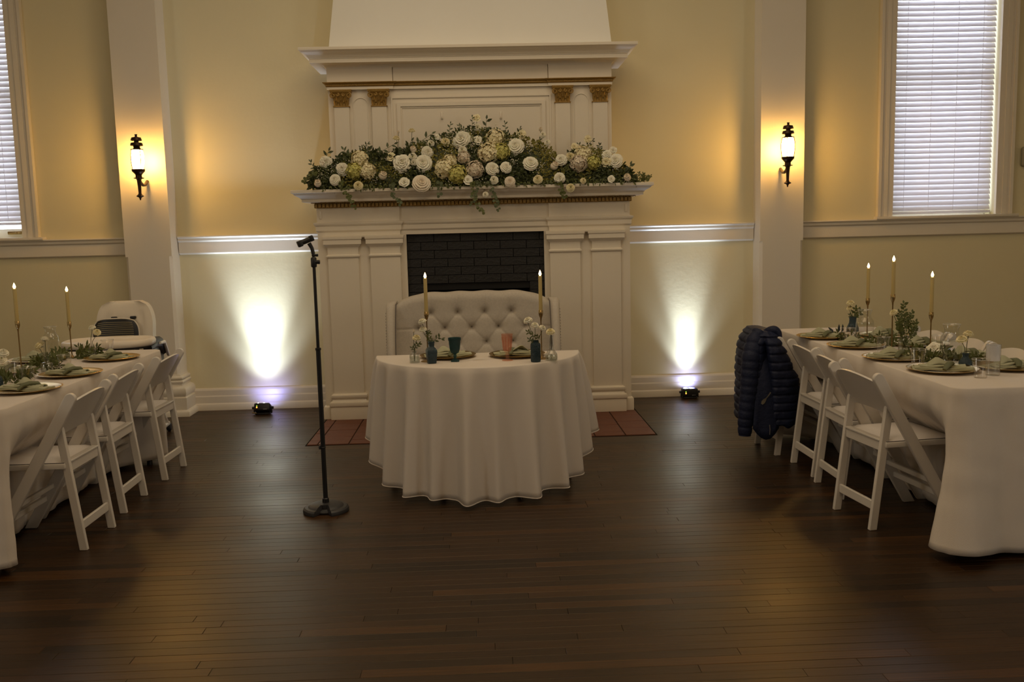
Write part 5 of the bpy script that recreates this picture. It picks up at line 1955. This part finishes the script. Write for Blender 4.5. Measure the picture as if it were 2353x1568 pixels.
def make_napkin(loc, rz, label):
    """long axis along local x; a tied, folded napkin with a raised flap"""
    t = thing('folded_napkin', loc, label, 'napkin', rz, group='sage green napkins')

    def sheet(x0, x1, w0, w1, z, amp, ph, th=0.005):
        P = []
        for j in range(15):
            u = j / 14
            x_ = x0 + (x1 - x0) * u
            w_ = w0 + (w1 - w0) * u
            row = []
            for i in range(7):
                v = -1 + 2 * i / 6
                row.append((x_, w_ * v, z + amp * math.sin(u * 9 + ph + v * 1.5) * 0.5 + th * (1 - v * v) + amp * 0.4 * math.cos(v * 5 + ph)))
            P.append(row)
        return P
    m_ = MB()
    for x0, x1, w0, w1, z, amp, ph in ((-0.150, 0.145, 0.055, 0.050, 0.012, 0.005, 0.3), (-0.140, 0.150, 0.048, 0.040, 0.019, 0.006, 2.0), (-0.115, 0.110, 0.040, 0.032, 0.026, 0.006, 4.2)):
        P = sheet(x0, x1, w0, w1, z, amp, ph)
        Q = [[(q[0], q[1] * 0.98, q[2] - 0.006) for q in r_] for r_ in P]
        m_.grid(P).grid(Q)
        for j in range(14):
            pass
        b0 = len(m_.v) - 2 * 105
        for j in range(14):
            for k in (0, 6):
                m_.f.append((b0 + j * 7 + k, b0 + (j + 1) * 7 + k, b0 + 105 + (j + 1) * 7 + k, b0 + 105 + j * 7 + k))
                m_.m.append(0)
        for k in (0, 14 * 7):
            for i in range(6):
                m_.f.append((b0 + k + i, b0 + k + i + 1, b0 + 105 + k + i + 1, b0 + 105 + k + i))
                m_.m.append(0)
    m_.build('folded_layers', SAGE, t, smooth=60)
    # peaked flap standing up from the fold
    fl_ = MB()
    P = []
    for j in range(9):
        v = j / 8
        row = []
        for i in range(9):
            u = i / 8
            x_ = -0.085 + 0.135 * u + 0.01 * v
            pk = max(0.0, 1 - abs(u - 0.42) / (0.42 if u < 0.42 else 0.58))
            row.append((x_, 0.030 - 0.045 * v, 0.026 + 0.046 * pk * (1 - (v - 0.15) ** 2)))
        P.append(row)
    fl_.grid(P)
    fo = fl_.build('raised_flap', SAGE, t, smooth=50)
    md_ = fo.modifiers.new('thickness', 'SOLIDIFY')
    md_.thickness = 0.004
    kn = MB().tube([(0.002, -0.062, 0.012), (0.018, -0.045, 0.034), (0.034, -0.012, 0.040), (0.044, 0.03, 0.034), (0.046, 0.055, 0.014)], [0.008, 0.012, 0.013, 0.012, 0.008], 10, sx=1.5)
    kn.build('knot', SAGED, t)
    return t


def make_cup(loc, label):
    t = thing('plastic_tumbler', loc, label, 'cup', group='clear plastic tumblers')
    pr = [(0.0, 0.0), (0.026, 0.0), (0.027, 0.002), (0.0285, 0.012), (0.038, 0.084), (0.0395, 0.086), (0.0400, 0.0875), (0.0385, 0.0878)]
    MB().lathe(pr, 30).build('cup_wall', CUPG, t, smooth=50)
    MB().tube([(0.0396 * math.cos(2 * PI * q / 30), 0.0396 * math.sin(2 * PI * q / 30), 0.087) for q in range(30)], 0.0011, 6, closed=True).build('rim', RIM, t)
    return t


def make_candle(loc, hs, hc_, label_s, label_c, yawk=0.0):
    """brass candlestick of height hs and a taper of length hc_"""
    s = thing('candlestick', loc, label_s, 'candlestick', group='slim brass candlesticks')
    MB().lathe([(0.0, 0.0), (0.040, 0.0), (0.041, 0.003), (0.034, 0.006), (0.010, 0.009), (0.0055, 0.016), (0.0038, 0.03), (0.0034, hs - 0.06), (0.0045, hs - 0.055), (0.0045, hs - 0.048), (0.007, hs - 0.042), (0.0, hs - 0.040)], 20).build('stem_and_foot', BRASS, s)
    cu = MB()
    for k in range(3):
        a = k * 2 * PI / 3 + yawk
        P = [[(r * math.cos(a + w_), r * math.sin(a + w_), z) for w_ in (-0.55, -0.2, 0.2, 0.55)] for r, z in ((0.005, hs - 0.046), (0.0105, hs - 0.032), (0.0128, hs - 0.022), (0.0128, hs))]
        cu.grid(P)
    cu.lathe([(0.0, hs - 0.024), (0.0118, hs - 0.022), (0.0118, hs - 0.019), (0.0, hs - 0.018)], 16)
    co = cu.build('candle_cup', BRASS, s)
    md_ = co.modifiers.new('thickness', 'SOLIDIFY')
    md_.thickness = 0.0016
    c = thing('taper_candle', (loc[0], loc[1], loc[2] + hs - 0.017), label_c, 'candle', group='lit ivory taper candles')
    MB().lathe([(0.0, 0.0), (0.0105, 0.0), (0.0108, 0.01), (0.0100, hc_ - 0.004), (0.0085, hc_), (0.003, hc_ - 0.003), (0.0, hc_ - 0.003)], 20).build('wax', WAX, c)
    MB().tube([(0, 0, hc_ - 0.004), (0.0006, 0, hc_ + 0.006)], 0.0009, 5).build('wick', WICK, c)
    MB().lathe([(0.0, hc_ + 0.000), (0.0045, hc_ + 0.003), (0.0074, hc_ + 0.009), (0.0072, hc_ + 0.015), (0.0042, hc_ + 0.024), (0.0, hc_ + 0.034)], 12).build('flame', FLAME, c)
    return s


def make_carafe(loc, label):
    t = thing('glass_carafe', loc, label, 'carafe', group='clear glass carafes')
    pr = [(0.0, 0.002), (0.046, 0.0), (0.050, 0.004), (0.0515, 0.02), (0.0515, 0.120), (0.049, 0.138), (0.037, 0.154), (0.0335, 0.166), (0.034, 0.182), (0.0405, 0.200), (0.0425, 0.203), (0.0415, 0.204), (0.0400, 0.2025)]
    MB().lathe(pr, 40).build('glass_wall', GLASS, t, smooth=50)
    MB().tube([(0.0418 * math.cos(2 * PI * q / 36), 0.0418 * math.sin(2 * PI * q / 36), 0.2035) for q in range(36)], 0.0014, 6, closed=True).build('lip', RIM, t)
    MB().lathe([(0.0, 0.002), (0.044, 0.002), (0.048, 0.006), (0.046, 0.010), (0.0, 0.009)], 30).build('thick_base', RIM, t)
    MB().lathe([(0.0, 0.1175), (0.0495, 0.118), (0.0500, 0.1195)], 32).build('water', WATER, t, smooth=40)
    return t


def stem_flower(kind, base, head, r, label, d=(0, -0.5, 0.8), leaves=2, buds=0, group='cut flowers in the vases'):
    t = thing('cut_flower', base, label, 'flower', group=group)
    h = Vector(head) - Vector(base)
    mid = h * 0.55 + Vector((-h.x * 0.25, 0, 0.01))
    pts = [Vector((0, 0, 0)), mid * 0.5, mid, h * 0.85 + Vector((0, 0, 0)), h - Vector((0, 0, r * 0.4))]
    MB().tube(pts, 0.0016, 6).build('stem', STEM, t)
    place_flower(kind, h, r, d, t)
    cb = MB()
    dv = Vector(d).normalized()
    for k in range(5):
        a = k * 2 * PI / 5
        leaf(cb, h - dv * r * 0.45, (math.cos(a), math.sin(a) * 0.6, 0.35), (0, 0, 1), r * 0.75, r * 0.4)
    cb.build('sepals', LEAFM, t, smooth=60)
    for k in range(leaves):
        lb = MB()
        p = h * (0.42 + 0.2 * k)
        sprig(lb, p, p + Vector((rf.choice((-1, 1)) * 0.018, -0.006, 0.018)), 3, 0.022, 0.010)
        lb.build('leaf_cluster', LEAFM if k % 2 else LEAFG, t, smooth=60)
    return t


# ---- sweetheart table
pl0 = make_charger((-0.205, 5.375, ZT), 'gold charger plate behind the teal goblet')
dup(pl0, (0.200, 5.345, ZT), 0.4, 'gold charger plate behind the pink goblet')
np0 = make_napkin((-0.205, 5.375, ZT + 0.003), 0.12, 'sage green napkin folded on the plate behind the teal goblet')
np0.scale = (0.92, 0.90, 0.92)
dup(np0, (0.200, 5.345, ZT + 0.003), PI + 0.05, 'sage green napkin folded on the plate behind the pink goblet')
gb_ = thing('water_goblet', (-0.158, 5.185, ZT), 'teal blue pressed glass goblet on the half-round table', 'goblet')
MB().lathe([(0.0, 0.0), (0.024, 0.0), (0.024, 0.006), (0.020, 0.010), (0.009, 0.015), (0.007, 0.024), (0.0105, 0.031), (0.0075, 0.038), (0.009, 0.043), (0.0, 0.043)], 32, sq=0.55).build('stem_and_foot', TEALG, gb_, smooth=50)
MB().lathe([(0.0, 0.042), (0.012, 0.044), (0.023, 0.052), (0.029, 0.070), (0.0325, 0.100), (0.0335, 0.118), (0.0365, 0.121), (0.0370, 0.135), (0.0352, 0.135), (0.0345, 0.122), (0.0315, 0.112), (0.027, 0.072), (0.020, 0.055), (0.0, 0.048)], 36).build('bowl', TEALG, gb_, smooth=50)
gp_ = thing('water_goblet', (0.138, 5.163, ZT), 'pink pressed glass goblet on the half-round table', 'goblet')
MB().lathe([(0.0, 0.0), (0.031, 0.0), (0.0315, 0.003), (0.020, 0.007), (0.010, 0.012), (0.0085, 0.020), (0.013, 0.028), (0.0125, 0.036), (0.009, 0.042), (0.0, 0.044)], 36).build('stem_and_foot', PINKG, gp_, smooth=50)
pkb = []
for r_, z_ in [(0.0, 0.043), (0.012, 0.045), (0.021, 0.056), (0.025, 0.075), (0.027, 0.100), (0.031, 0.135), (0.0335, 0.152), (0.0318, 0.152), (0.029, 0.133), (0.025, 0.100), (0.0228, 0.076), (0.018, 0.060), (0.0, 0.052)]:
    pkb.append((r_, z_))
MB().lathe(pkb, 36).build('bowl', PINKG, gp_, smooth=50)
fc = MB()
for k in range(10):
    a = 2 * PI * k / 10
    fc.tube([(r * math.cos(a), r * math.sin(a), z) for r, z in ((0.0215, 0.056), (0.0252, 0.075), (0.0272, 0.100), (0.031, 0.134))], 0.0022, 6)
fc.build('pressed_ribs', PINKG, gp_)
vb = thing('glass_vase', (-0.288, 5.140, ZT), 'squared dark blue glass vase on the half-round table', 'vase', 0.28)
MB().lathe([(0.0, 0.0), (0.023, 0.0), (0.0245, 0.003), (0.0285, 0.035), (0.0315, 0.062), (0.0305, 0.074), (0.023, 0.086), (0.0165, 0.092), (0.0155, 0.097), (0.0160, 0.112), (0.0185, 0.120), (0.0188, 0.123), (0.0165, 0.124), (0.0135, 0.112), (0.013, 0.094), (0.026, 0.070), (0.022, 0.01), (0.0, 0.008)], 40, sq=0.62).build('vase_body', BLUEG, vb, smooth=45)
vr = thing('glass_vase', (0.293, 5.078, ZT), 'straight quilted blue glass vase on the half-round table', 'vase')
MB().lathe([(0.0, 0.0), (0.0255, 0.0), (0.027, 0.003), (0.027, 0.098), (0.0255, 0.104), (0.018, 0.106), (0.0145, 0.109), (0.0145, 0.114), (0.0175, 0.118), (0.0175, 0.121), (0.0155, 0.121), (0.0125, 0.113), (0.0125, 0.106), (0.023, 0.098), (0.023, 0.01), (0.0, 0.008)], 36).build('vase_body', BLUEG, vr, smooth=45)
dq = MB()
for k in range(12):
    for s in (-1, 1):
        dq.tube([(0.0272 * math.cos(a0), 0.0272 * math.sin(a0), z) for a0, z in [(2 * PI * k / 12 + s * q * 0.2, 0.006 + 0.0092 * q) for q in range(11)]], 0.0009, 4)
dq.build('quilted_ribs', BLUEG, vr, kind='stuff')
vc = thing('glass_vase', (-0.386, 5.180, ZT), 'small squat clear glass vase at the left end of the half-round table', 'vase')
MB().lathe([(0.0, 0.0), (0.027, 0.0), (0.029, 0.003), (0.029, 0.044), (0.027, 0.050), (0.015, 0.053), (0.0135, 0.058), (0.0145, 0.066), (0.0128, 0.066), (0.012, 0.057), (0.0135, 0.051), (0.0255, 0.047), (0.027, 0.042), (0.027, 0.006), (0.0, 0.005)], 30).build('vase_body', GLASS, vc, smooth=45)
MB().lathe([(0.0, 0.006), (0.0265, 0.0065), (0.0265, 0.034), (0.0, 0.034)], 24).build('water', WATER, vc)
vd = thing('glass_vase', (0.383, 5.112, ZT), 'clear ribbed bulb vase with long neck at the right end of the half-round table', 'vase')
MB().lathe([(0.0, 0.0), (0.029, 0.0), (0.0325, 0.004), (0.034, 0.02), (0.032, 0.036), (0.022, 0.052), (0.0145, 0.064), (0.0125, 0.085), (0.0125, 0.135), (0.0148, 0.142), (0.0132, 0.142), (0.0112, 0.134), (0.0112, 0.085), (0.013, 0.064), (0.0205, 0.050), (0.030, 0.035), (0.032, 0.02), (0.030, 0.006), (0.0, 0.005)], 30).build('vase_body', GLASS, vd, smooth=45)
rb_ = MB()
for k in range(14):
    a = 2 * PI * k / 14
    rb_.tube([(r * math.cos(a), r * math.sin(a), z) for r, z in ((0.033, 0.004), (0.0345, 0.02), (0.0325, 0.036), (0.0225, 0.052), (0.015, 0.064))], 0.0014, 5)
rb_.build('ribs', GLASS, vd)
MB().lathe([(0.0, 0.006), (0.0295, 0.0065), (0.0315, 0.02), (0.0305, 0.03), (0.0, 0.03)], 24).build('water', WATER, vd)
make_candle((-0.313, 5.215, ZT), 0.285, 0.205, 'brass candlestick behind the squared blue vase', 'lit ivory taper candle left of the settee back', 0.5)
make_candle((0.334, 5.195, ZT), 0.278, 0.210, 'brass candlestick behind the straight blue vase', 'lit ivory taper candle right of the settee back', 0.5)
stem_flower('ran', (-0.288, 5.140, ZT + 0.02), (-0.333, 5.140, 0.999), 0.024, 'upper white ranunculus leaning left from the squared blue vase', (-0.4, -0.2, 0.9), 2)
stem_flower('ran', (-0.286, 5.140, ZT + 0.02), (-0.330, 5.140, 0.955), 0.022, 'lower white ranunculus leaning left from the squared blue vase', (-0.2, -0.4, 0.9), 3)
stem_flower('ran', (-0.386, 5.180, ZT + 0.01), (-0.371, 5.178, 0.905), 0.023, 'white ranunculus in the small squat clear vase', (0.2, -0.4, 0.9), 2)
stem_flower('sb', (-0.388, 5.180, ZT + 0.01), (-0.386, 5.180, 0.942), 0.009, 'closed bud in the small squat clear vase', (0, 0, 1), 1)
stem_flower('ran', (0.293, 5.078, ZT + 0.02), (0.254, 5.075, 0.996), 0.025, 'tallest white ranunculus in the straight blue vase', (-0.4, -0.3, 0.9), 2)
stem_flower('ran', (0.294, 5.080, ZT + 0.02), (0.291, 5.065, 0.969), 0.022, 'middle white ranunculus in the straight blue vase', (0.1, -0.5, 0.9), 2)
stem_flower('ran', (0.296, 5.078, ZT + 0.02), (0.334, 5.085, 0.951), 0.020, 'small white ranunculus leaning right from the straight blue vase', (0.5, -0.5, 0.7), 2)
stem_flower('ran', (0.383, 5.112, ZT + 0.01), (0.380, 5.105, 0.926), 0.025, 'white ranunculus in the clear ribbed bulb vase', (-0.1, -0.4, 0.9), 0)
lv = thing('eucalyptus_stem', (-0.285, 5.140, ZT + 0.02), 'drooping leafy stem leaning right from the squared blue vase', 'greenery')
b_ = MB()
sprig(b_, (0.005, 0, 0.09), (0.058, -0.005, 0.115), 5, 0.026, 0.013, sag=-0.02)
b_.build('leafy_stem', LEAFG, lv, smooth=60)

# ---- right long table
RP = [((2.170, 5.775), 'farthest gold charger plate on the aisle side of the right table', 'sage green napkin on the farthest plate on the aisle side of the right table', -1.35),
      ((2.190, 5.305), 'gold charger plate beside the first carafe on the aisle side of the right table', 'sage green napkin on the plate beside the first carafe on the aisle side', -1.30),
      ((2.192, 4.800), 'gold charger plate below the leafy plant on the aisle side of the right table', 'sage green napkin on the plate below the leafy plant on the aisle side', -1.35),
      ((2.232, 4.365), 'nearest gold charger plate on the aisle side of the right table', 'sage green napkin on the nearest plate on the aisle side of the right table', -1.40),
      ((2.560, 5.760), 'farthest gold charger plate on the window side of the right table', 'sage green napkin on the farthest plate on the window side', 1.4),
      ((2.565, 5.290), 'gold charger plate behind the third candlestick on the window side', 'sage green napkin on the plate behind the third candlestick', 1.5),
      ((2.568, 4.770), 'gold charger plate behind the second carafe on the window side', 'sage green napkin on the plate behind the second carafe', 1.4),
      ((2.572, 4.385), 'gold charger plate cut off by the right edge', 'sage green napkin on the plate cut off by the right edge', 1.3)]
for (x_, y_), l1, l2, rz in RP:
    dup(pl0, (x_, y_, ZT), rz, l1)
    dup(np0, (x_, y_, ZT + 0.003), rz * 0.25, l2)
cu0 = make_cup((2.241, 5.530, ZT), 'clear plastic tumbler beside the farthest aisle-side plate of the right table')
for (x_, y_), lab in (((2.240, 5.058), 'clear plastic tumbler in front of the second candlestick'), ((2.190, 4.535), 'clear plastic tumbler left of the white peony'), ((2.300, 4.146), 'clear plastic tumbler nearest the camera on the right table'),
                      ((2.560, 5.060), 'clear plastic tumbler at the foot of the third candlestick'), ((2.575, 5.520), 'clear plastic tumbler behind the first carafe of the right table')):
    dup(cu0, (x_, y_, ZT), 0.0, lab)
ca0 = make_carafe((2.302, 5.450, ZT), 'clear glass carafe in front of the tall blue vase')
dup(ca0, (2.380, 4.575, ZT), 0.4, 'large clear glass carafe between the white peony and the small blue vase')
make_candle((2.432, 5.72, ZT), 0.250, 0.205, 'brass candlestick behind the first carafe of the right table', 'leftmost lit taper candle on the right table', 0.2)
make_candle((2.293, 5.06, ZT), 0.325, 0.198, 'tallest brass candlestick on the right table', 'highest lit taper candle on the right table', 0.9)
make_candle((2.543, 5.120, ZT), 0.212, 0.215, 'brass candlestick beside the large carafe of the right table', 'rightmost lit taper candle on the right table', 0.3)
bv_ = thing('glass_vase', (2.483, 6.073, ZT), 'tall dark blue bottle vase at the far end of the right table', 'vase')
MB().lathe([(0.0, 0.0), (0.037, 0.0), (0.040, 0.004), (0.039, 0.025), (0.031, 0.042), (0.024, 0.058), (0.0225, 0.080), (0.0245, 0.094), (0.024, 0.098), (0.020, 0.098), (0.019, 0.080), (0.022, 0.055), (0.034, 0.02), (0.0, 0.01)], 30).build('vase_body', BLUEG, bv_, smooth=45)
stem_flower('ran', (2.483, 6.073, ZT + 0.02), (2.462, 6.065, 0.955), 0.026, 'upper white ranunculus in the tall blue bottle vase', (-0.1, -0.3, 0.9), 1)
stem_flower('ran', (2.485, 6.073, ZT + 0.02), (2.460, 6.075, 0.920), 0.020, 'lower white ranunculus in the tall blue bottle vase', (-0.4, -0.3, 0.8), 1)
gl_ = thing('eucalyptus_stem', (2.487, 6.073, ZT + 0.02), 'short leafy stem in the tall blue bottle vase', 'greenery')
b_ = MB()
for k in range(3):
    sprig(b_, (0, 0, 0.07), (0.01 + 0.018 * k, -0.01, 0.135 - 0.012 * k), 4, 0.032, 0.018)
b_.build('leafy_stem', LEAFM, gl_, smooth=60)
pv = thing('glass_vase', (2.328, 4.984, ZT), 'clear glass vase holding the leafy plant', 'vase')
MB().lathe([(0.0, 0.0), (0.028, 0.0), (0.030, 0.003), (0.032, 0.078), (0.030, 0.079), (0.028, 0.006), (0.0, 0.005)], 30).build('vase_body', GLASS, pv, smooth=45)
MB().lathe([(0.0, 0.006), (0.0275, 0.0065), (0.029, 0.05), (0.0, 0.05)], 24).build('water', WATER, pv)
pn = thing('leafy_branch', (2.328, 4.984, ZT + 0.01), 'bushy green leafy branch standing in a clear vase on the right table', 'greenery')
rr2 = random.Random(4)
for k, (tx, tz) in enumerate(((0.0, 0.265), (-0.035, 0.22), (0.045, 0.215), (0.058, 0.165), (-0.045, 0.175), (0.02, 0.20), (0.065, 0.125), (-0.02, 0.15))):
    b_ = MB()
    sprig(b_, (0, 0, 0.03), (tx * 0.5, 0.0, tz * 0.55), 3, 0.020, 0.011, rr=rr2)
    sprig(b_, (tx * 0.5, 0.0, tz * 0.55), (tx, rr2.uniform(-.03, .03), tz), 11, 0.026, 0.016, rr=rr2)
    b_.build('twig', LEAFM, pn, smooth=60)
stem_flower('ran', (2.325, 4.990, ZT + 0.01), (2.268, 4.990, 0.992), 0.022, 'white ranunculus beside the bushy leafy branch', (-0.5, -0.2, 0.8), 0)
sb_ = thing('glass_vase', (2.397, 4.463, ZT), 'small round-shouldered blue glass vase on the right table', 'vase')
MB().lathe([(0.0, 0.0), (0.031, 0.0), (0.033, 0.004), (0.033, 0.014), (0.030, 0.030), (0.020, 0.043), (0.0145, 0.050), (0.014, 0.058), (0.0165, 0.064), (0.0165, 0.069), (0.0138, 0.069), (0.0115, 0.058), (0.012, 0.048), (0.027, 0.026), (0.0, 0.01)], 30).build('vase_body', BLUEG, sb_, smooth=45)
stem_flower('ran', (2.397, 4.463, ZT + 0.02), (2.370, 4.455, 0.904), 0.026, 'larger white ranunculus in the small blue vase', (-0.3, -0.3, 0.9), 0)
stem_flower('ran', (2.400, 4.465, ZT + 0.02), (2.410, 4.470, 0.928), 0.024, 'taller white ranunculus in the small blue vase', (0.1, -0.2, 0.95), 0)
py_ = thing('loose_peony', (2.425, 4.83, ZT + 0.030), 'large white peony bloom lying on the right table runner', 'flower')
place_flower('peony', (0, 0, 0.008), 0.046, (-0.45, -0.6, 0.55), py_)
place_flower('rose', (0.02, -0.012, -0.006), 0.034, (0.6, -0.7, 0.4), py_)
tg_ = thing('drinking_glass', (2.390, 4.205, ZT), 'tall clear glass with a painted daylight reflection on its upper half', 'glass')
MB().lathe([(0.0, 0.0), (0.029, 0.0), (0.0305, 0.003), (0.0330, 0.146), (0.0310, 0.146), (0.0287, 0.012), (0.0, 0.010)], 36).build('glass_wall', GLASS, tg_, smooth=45)
MB().lathe([(0.0302, 0.070), (0.0312, 0.144)], 36).build('reflection_band', REFLW, tg_, smooth=45)  # daylight reflection painted as a pale band inside the clear wall
# greenery runner on the right table: separate sprigs
RG = [(2.30, 5.66, 0.5), (2.33, 5.25, -0.3), (2.39, 4.98, 0.9), (2.42, 4.86, -0.6), (2.33, 4.76, 0.2), (2.44, 5.45, 0.4), (2.47, 4.62, -0.9), (2.36, 4.66, 0.1)]
RGL = ['dark leafy sprig beside the farthest aisle-side plate', 'leafy sprig in front of the first carafe of the right table', 'leafy sprig at the foot of the plant vase', 'leafy sprig behind the white peony', 'leafy sprig between plant vase and white peony', 'leafy sprig right of the first carafe', 'leafy sprig behind the large carafe', 'leafy sprig left of the large carafe']
for (x_, y_, a_), lab in zip(RG, RGL):
    t = thing('greenery_sprig', (x_, y_, ZT), lab, 'greenery', a_, 'greenery runner of the right table')
    b_ = MB()
    for k in range(6):
        a0 = rr2.uniform(-0.7, 0.7) + (PI if k % 2 else 0)
        e = (math.cos(a0) * rr2.uniform(0.06, 0.11), math.sin(a0) * 0.07, rr2.uniform(0.012, 0.055))
        sprig(b_, (0, 0, 0.006), e, 7, 0.036, 0.015, rr=rr2)
    b_.build('leaves', LEAFM, t, smooth=60)
ol = thing('olive_sprig', (2.30, 5.90, ZT), 'dark blue-green sprig with upright oval leaves at the far end of the right table', 'greenery')
b_ = MB()
b_.tube([(0.11, 0.06, 0.012), (0.05, 0.03, 0.010), (-0.03, 0.0, 0.008)], 0.002, 6)
for p, d, L in (((-0.01, 0, 0.01), (-0.6, 0, 0.8), 0.055), ((0.02, 0.01, 0.01), (0.25, 0, 1), 0.06), ((0.055, 0.03, 0.012), (0.2, 0, 1), 0.055), ((-0.02, 0, 0.008), (-1, -0.2, 0.05), 0.05), ((0.09, 0.05, 0.012), (0.6, 0, 0.7), 0.05), ((0.04, 0.02, 0.01), (-0.3, -1, 0.2), 0.04), ((0.12, 0.06, 0.012), (0.5, 0.2, 0.8), 0.05), ((0.13, 0.06, 0.012), (1.0, 0.2, 0.3), 0.05)):
    leaf(b_, p, d, (0.2, -1, 0.1), L, L * 0.36)
b_.build('leaves', mat('blue_green_leaf', (0.012, 0.020, 0.018), 0.5), ol, smooth=60)

# ---- left long table
LP = [((-2.285, 5.715), 'farthest gold charger plate on the aisle side of the left table', 'sage green napkin on the farthest aisle-side plate of the left table', 1.40),
      ((-2.262, 5.085), 'middle gold charger plate on the aisle side of the left table', 'sage green napkin on the middle aisle-side plate of the left table', 1.35),
      ((-2.262, 4.590), 'nearest gold charger plate on the aisle side of the left table', 'sage green napkin on the nearest aisle-side plate of the left table', 1.35),
      ((-2.700, 5.255), 'gold charger plate behind the nearer candlestick of the left table', 'sage green napkin on the plate behind the nearer candlestick', -1.4),
      ((-2.745, 5.740), 'gold charger plate beside the carafe of the left table', 'sage green napkin on the plate beside the carafe of the left table', -1.4)]
for (x_, y_), l1, l2, rz in LP:
    dup(pl0, (x_, y_, ZT), rz, l1)
    dup(np0, (x_, y_, ZT + 0.003), rz * -0.22, l2)
for (x_, y_), lab in (((-2.433, 6.035), 'clear plastic tumbler at the far end of the left table'), ((-2.385, 5.300), 'clear plastic tumbler beside the clear bottle vase'), ((-2.357, 4.810), 'clear plastic tumbler nearest the camera on the left table'), ((-2.590, 5.110), 'clear plastic tumbler at the foot of the nearer candlestick')):
    dup(cu0, (x_, y_, ZT), 0.0, lab)
dup(ca0, (-2.768, 5.985, ZT), 0.2, 'clear glass carafe at the far end of the left table', scale=0.92)
make_candle((-2.603, 5.245, ZT), 0.292, 0.198, 'nearer brass candlestick on the left table', 'leftmost lit taper candle on the left table', 1.3)
make_candle((-2.582, 5.845, ZT), 0.228, 0.205, 'farther brass candlestick on the left table', 'right lit taper candle on the left table', 1.3)
cv = thing('glass_vase', (-2.468, 5.860, ZT), 'cut crystal bud vase at the far end of the left table', 'vase')
MB().lathe([(0.0, 0.0), (0.020, 0.0), (0.022, 0.004), (0.024, 0.030), (0.0305, 0.048), (0.031, 0.054), (0.024, 0.058), (0.018, 0.060), (0.0165, 0.068), (0.0145, 0.068), (0.0155, 0.059), (0.027, 0.052), (0.020, 0.03), (0.018, 0.006), (0.0, 0.005)], 14).build('vase_body', GLASS, cv, smooth=15)
fa = MB()
for k in range(14):
    a = 2 * PI * k / 14
    for s in (-1, 1):
        fa.tube([(r * math.cos(a + s * q * 0.22), r * math.sin(a + s * q * 0.22), z) for q, (r, z) in enumerate(((0.021, 0.004), (0.023, 0.020), (0.026, 0.036), (0.0305, 0.050)))], 0.0012, 4)
fa.build('cut_facets', GLASS, cv, kind='stuff')
stem_flower('ran', (-2.468, 5.860, ZT + 0.01), (-2.448, 5.855, 0.948), 0.023, 'higher white ranunculus in the cut crystal vase', (-0.2, -0.3, 0.9), 0)
stem_flower('ran', (-2.466, 5.862, ZT + 0.01), (-2.420, 5.852, 0.920), 0.025, 'lower white ranunculus in the cut crystal vase', (0.4, -0.5, 0.7), 0)
bt_ = thing('glass_vase', (-2.452, 5.225, ZT), 'clear bottle vase with square shoulders on the left table', 'vase')
MB().lathe([(0.0, 0.0), (0.030, 0.0), (0.0325, 0.003), (0.0325, 0.048), (0.029, 0.054), (0.014, 0.058), (0.012, 0.070), (0.0135, 0.090), (0.020, 0.112), (0.018, 0.112), (0.0118, 0.090), (0.0105, 0.068), (0.0125, 0.057), (0.028, 0.051), (0.0305, 0.046), (0.030, 0.006), (0.0, 0.005)], 30).build('vase_body', GLASS, bt_, smooth=45)
MB().lathe([(0.0, 0.006), (0.0295, 0.0065), (0.030, 0.042), (0.0, 0.042)], 24).build('water', WATER, bt_)
stem_flower('ran', (-2.452, 5.225, ZT + 0.01), (-2.450, 5.225, 0.950), 0.024, 'upper white ranunculus in the clear bottle vase', (0.1, 0.2, 0.9), 1)
stem_flower('ran', (-2.454, 5.225, ZT + 0.01), (-2.480, 5.215, 0.914), 0.028, 'lower white ranunculus leaning left from the clear bottle vase', (-0.6, -0.3, 0.7), 1)
bl_ = thing('glass_vase', (-2.460, 4.690, ZT), 'dark blue glass vase cut off by the left edge', 'vase')
MB().lathe([(0.0, 0.0), (0.030, 0.0), (0.032, 0.004), (0.033, 0.04), (0.028, 0.058), (0.0165, 0.070), (0.016, 0.088), (0.019, 0.098), (0.0165, 0.098), (0.013, 0.086), (0.014, 0.068), (0.026, 0.05), (0.0, 0.01)], 30).build('vase_body', BLUEG, bl_, smooth=45)
stem_flower('ran', (-2.460, 4.690, ZT + 0.02), (-2.412, 4.690, 0.943), 0.027, 'higher white ranunculus at the left edge', (0.3, -0.3, 0.9), 0)
stem_flower('ran', (-2.458, 4.690, ZT + 0.02), (-2.414, 4.670, 0.910), 0.028, 'lower white ranunculus at the left edge', (0.4, -0.5, 0.6), 0)
LG = [(-2.54, 5.76, 0.5), (-2.50, 5.93, -0.4), (-2.56, 5.45, 0.7), (-2.50, 5.33, -0.8), (-2.50, 4.96, 0.3), (-2.44, 4.82, -0.2), (-2.60, 5.60, 1.0)]
LGL = ['leafy sprig at the foot of the farther candlestick', 'leafy sprig beside the cut crystal vase', 'leafy sprig behind the clear bottle vase', 'leafy sprig left of the clear bottle vase', 'leafy sprig behind the nearest tumbler of the left table', 'leafy sprig beside the blue vase at the left edge', 'leafy sprig between the two candlesticks of the left table']
for (x_, y_, a_), lab in zip(LG, LGL):
    t = thing('greenery_sprig', (x_, y_, ZT), lab, 'greenery', a_, 'greenery runner of the left table')
    b_ = MB()
    for k in range(7):
        a0 = rr2.uniform(-0.8, 0.8) + (PI if k % 2 else 0)
        e = (math.cos(a0) * rr2.uniform(0.06, 0.12), math.sin(a0) * 0.08, rr2.uniform(0.015, 0.07))
        sprig(b_, (0, 0, 0.006), e, 7, 0.042, 0.016, rr=rr2)
    b_.build('leaves', LEAFM, t, smooth=60)
